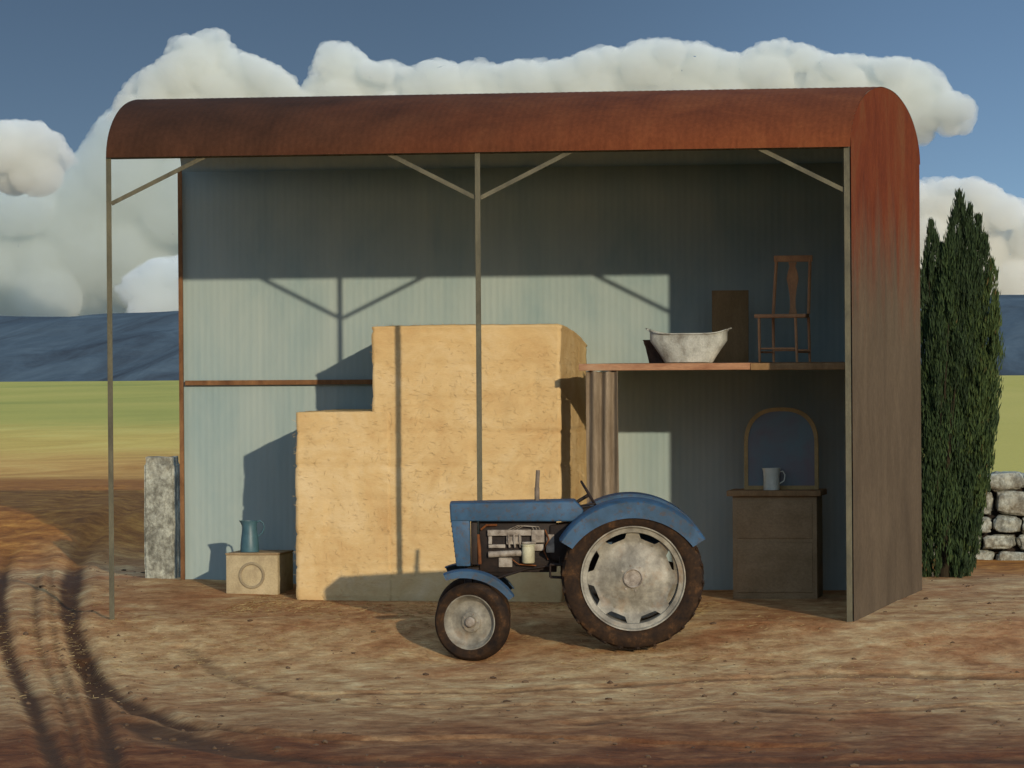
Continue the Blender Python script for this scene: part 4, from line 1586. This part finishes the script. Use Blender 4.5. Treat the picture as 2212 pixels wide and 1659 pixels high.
cloud('cloud_mass', [(-300, 420), (-160, 380), (0, 372), (60, 380), (120, 360), (160, 330), (185, 300), (215, 255), (260, 210), (330, 190), (430, 200), (560, 240)], 720, 6400, 7, .024, (.86, .895, .865, 1), 50, 30, 70, 1.0, 5, 120, 'broad grey cloud mass filling the low sky left of the barn')
cloud('low_cloud', [(245, 630), (260, 600), (300, 575), (330, 558), (360, 552), (390, 552), (430, 560), (470, 580)], 700, 5000, 4.5, .05, (.945, .965, .94, 1), 20, 12, 34, .8, 6, 50, 'small pale cloud low behind the left corner posts')
cloud('right_cloud', [(1850, 480), (1900, 430), (1960, 395), (2020, 378), (2070, 385), (2110, 382), (2150, 400), (2175, 420), (2212, 430), (2260, 470), (2320, 520), (2380, 600)], 720, 5600, 5, .055, (.965, .96, .915, 1), 40, 14, 40, 1.0, 9, 70, 'creamy cumulus cloud rising behind the conifer')


# ------------------------------------------------------------------ loose litter and stones on the yard
def scatter_straw():
    vs, fs = [], []
    for i in range(15000):
        u = rnd.random()
        if u < .45:
            x = rnd.uniform(sx0 - .5, 2.2); y = rnd.gauss(1.7, .9)
        elif u < .8:
            x = rnd.uniform(-5.5, 5.5); y = rnd.gauss(-.8, 1.6)
        else:
            x = rnd.uniform(-5, 6); y = rnd.uniform(-6, 0)
        if y > 2.46 and x > sx0 - .1: continue
        if vnoise(np.array([x * 1.3]), np.array([y * 1.0]), 77)[0] < rnd.uniform(-.4, .3): continue
        z = gz(x, y)
        a = rnd.uniform(0, 2 * PI); L_ = rnd.uniform(.02, .085)
        d = Vector((math.cos(a), math.sin(a), rnd.uniform(-.03, .22))) * L_
        s_ = Vector((-math.sin(a), math.cos(a), .5)) * .0022
        p = Vector((x, y, z + .004))
        k = len(vs)
        vs += [tuple(p - s_), tuple(p + s_), tuple(p + d + s_), tuple(p + d - s_)]
        fs.append((k, k + 1, k + 2, k + 3))
    me = bpy.data.meshes.new('straw_litter')
    me.from_pydata(vs, [], fs)
    tag(link('straw_litter', me, mottled('litter_straw', lin(.58, .46, .28), lin(.78, .67, .45), scale=3, bump=.001)), kind='stuff')


def scatter_stones():
    bm = bmesh.new()
    for i in range(900):
        x = rnd.uniform(-6.5, 7); y = rnd.uniform(-14, 9)
        if -4.2 < x < 4 and 0 < y: continue
        if -.9 < x < 1.9 and -3 < y < 0: continue
        r_ = .007 + .028 * rnd.random() ** 4
        z = gz(x, y)
        m_ = Matrix.Translation((x, y, z + r_ * .15)) @ Matrix.Rotation(rnd.uniform(0, 6), 4, 'Z') @ Matrix.Diagonal((r_ * rnd.uniform(.8, 1.6), r_, r_ * rnd.uniform(.5, .8), 1))
        res = bmesh.ops.create_icosphere(bm, subdivisions=1, radius=1, matrix=m_)
        for v in res['verts']:
            v.co += Vector((rnd.gauss(0, 1), rnd.gauss(0, 1), rnd.gauss(0, 1))) * r_ * .10
    for i in range(250):
        poly, hw, dp = RUT_W[rnd.choice((0, 0, 0, 1, 2, 5, 6))]
        p = poly[rnd.randrange(len(poly))]
        x = p[0] + rnd.gauss(0, .32); y = p[1] + rnd.gauss(0, .5)
        if y > 7 or y < -15: continue
        r_ = .008 + .022 * rnd.random() ** 3
        m_ = Matrix.Translation((x, y, gz(x, y))) @ Matrix.Rotation(rnd.uniform(0, 6), 4, 'Z') @ Matrix.Diagonal((r_ * rnd.uniform(.8, 1.8), r_, r_ * rnd.uniform(.5, .8), 1))
        res = bmesh.ops.create_icosphere(bm, subdivisions=1, radius=1, matrix=m_)
        for v in res['verts']:
            v.co += Vector((rnd.gauss(0, 1), rnd.gauss(0, 1), rnd.gauss(0, 1))) * r_ * .14
    me = bpy.data.meshes.new('gravel')
    bm.to_mesh(me); bm.free()
    tag(link('gravel', me, mottled('gravel_stone', lin(.26, .19, .13), lin(.42, .33, .24), scale=2, bump=.002)), kind='stuff')


scatter_straw()
scatter_stones()
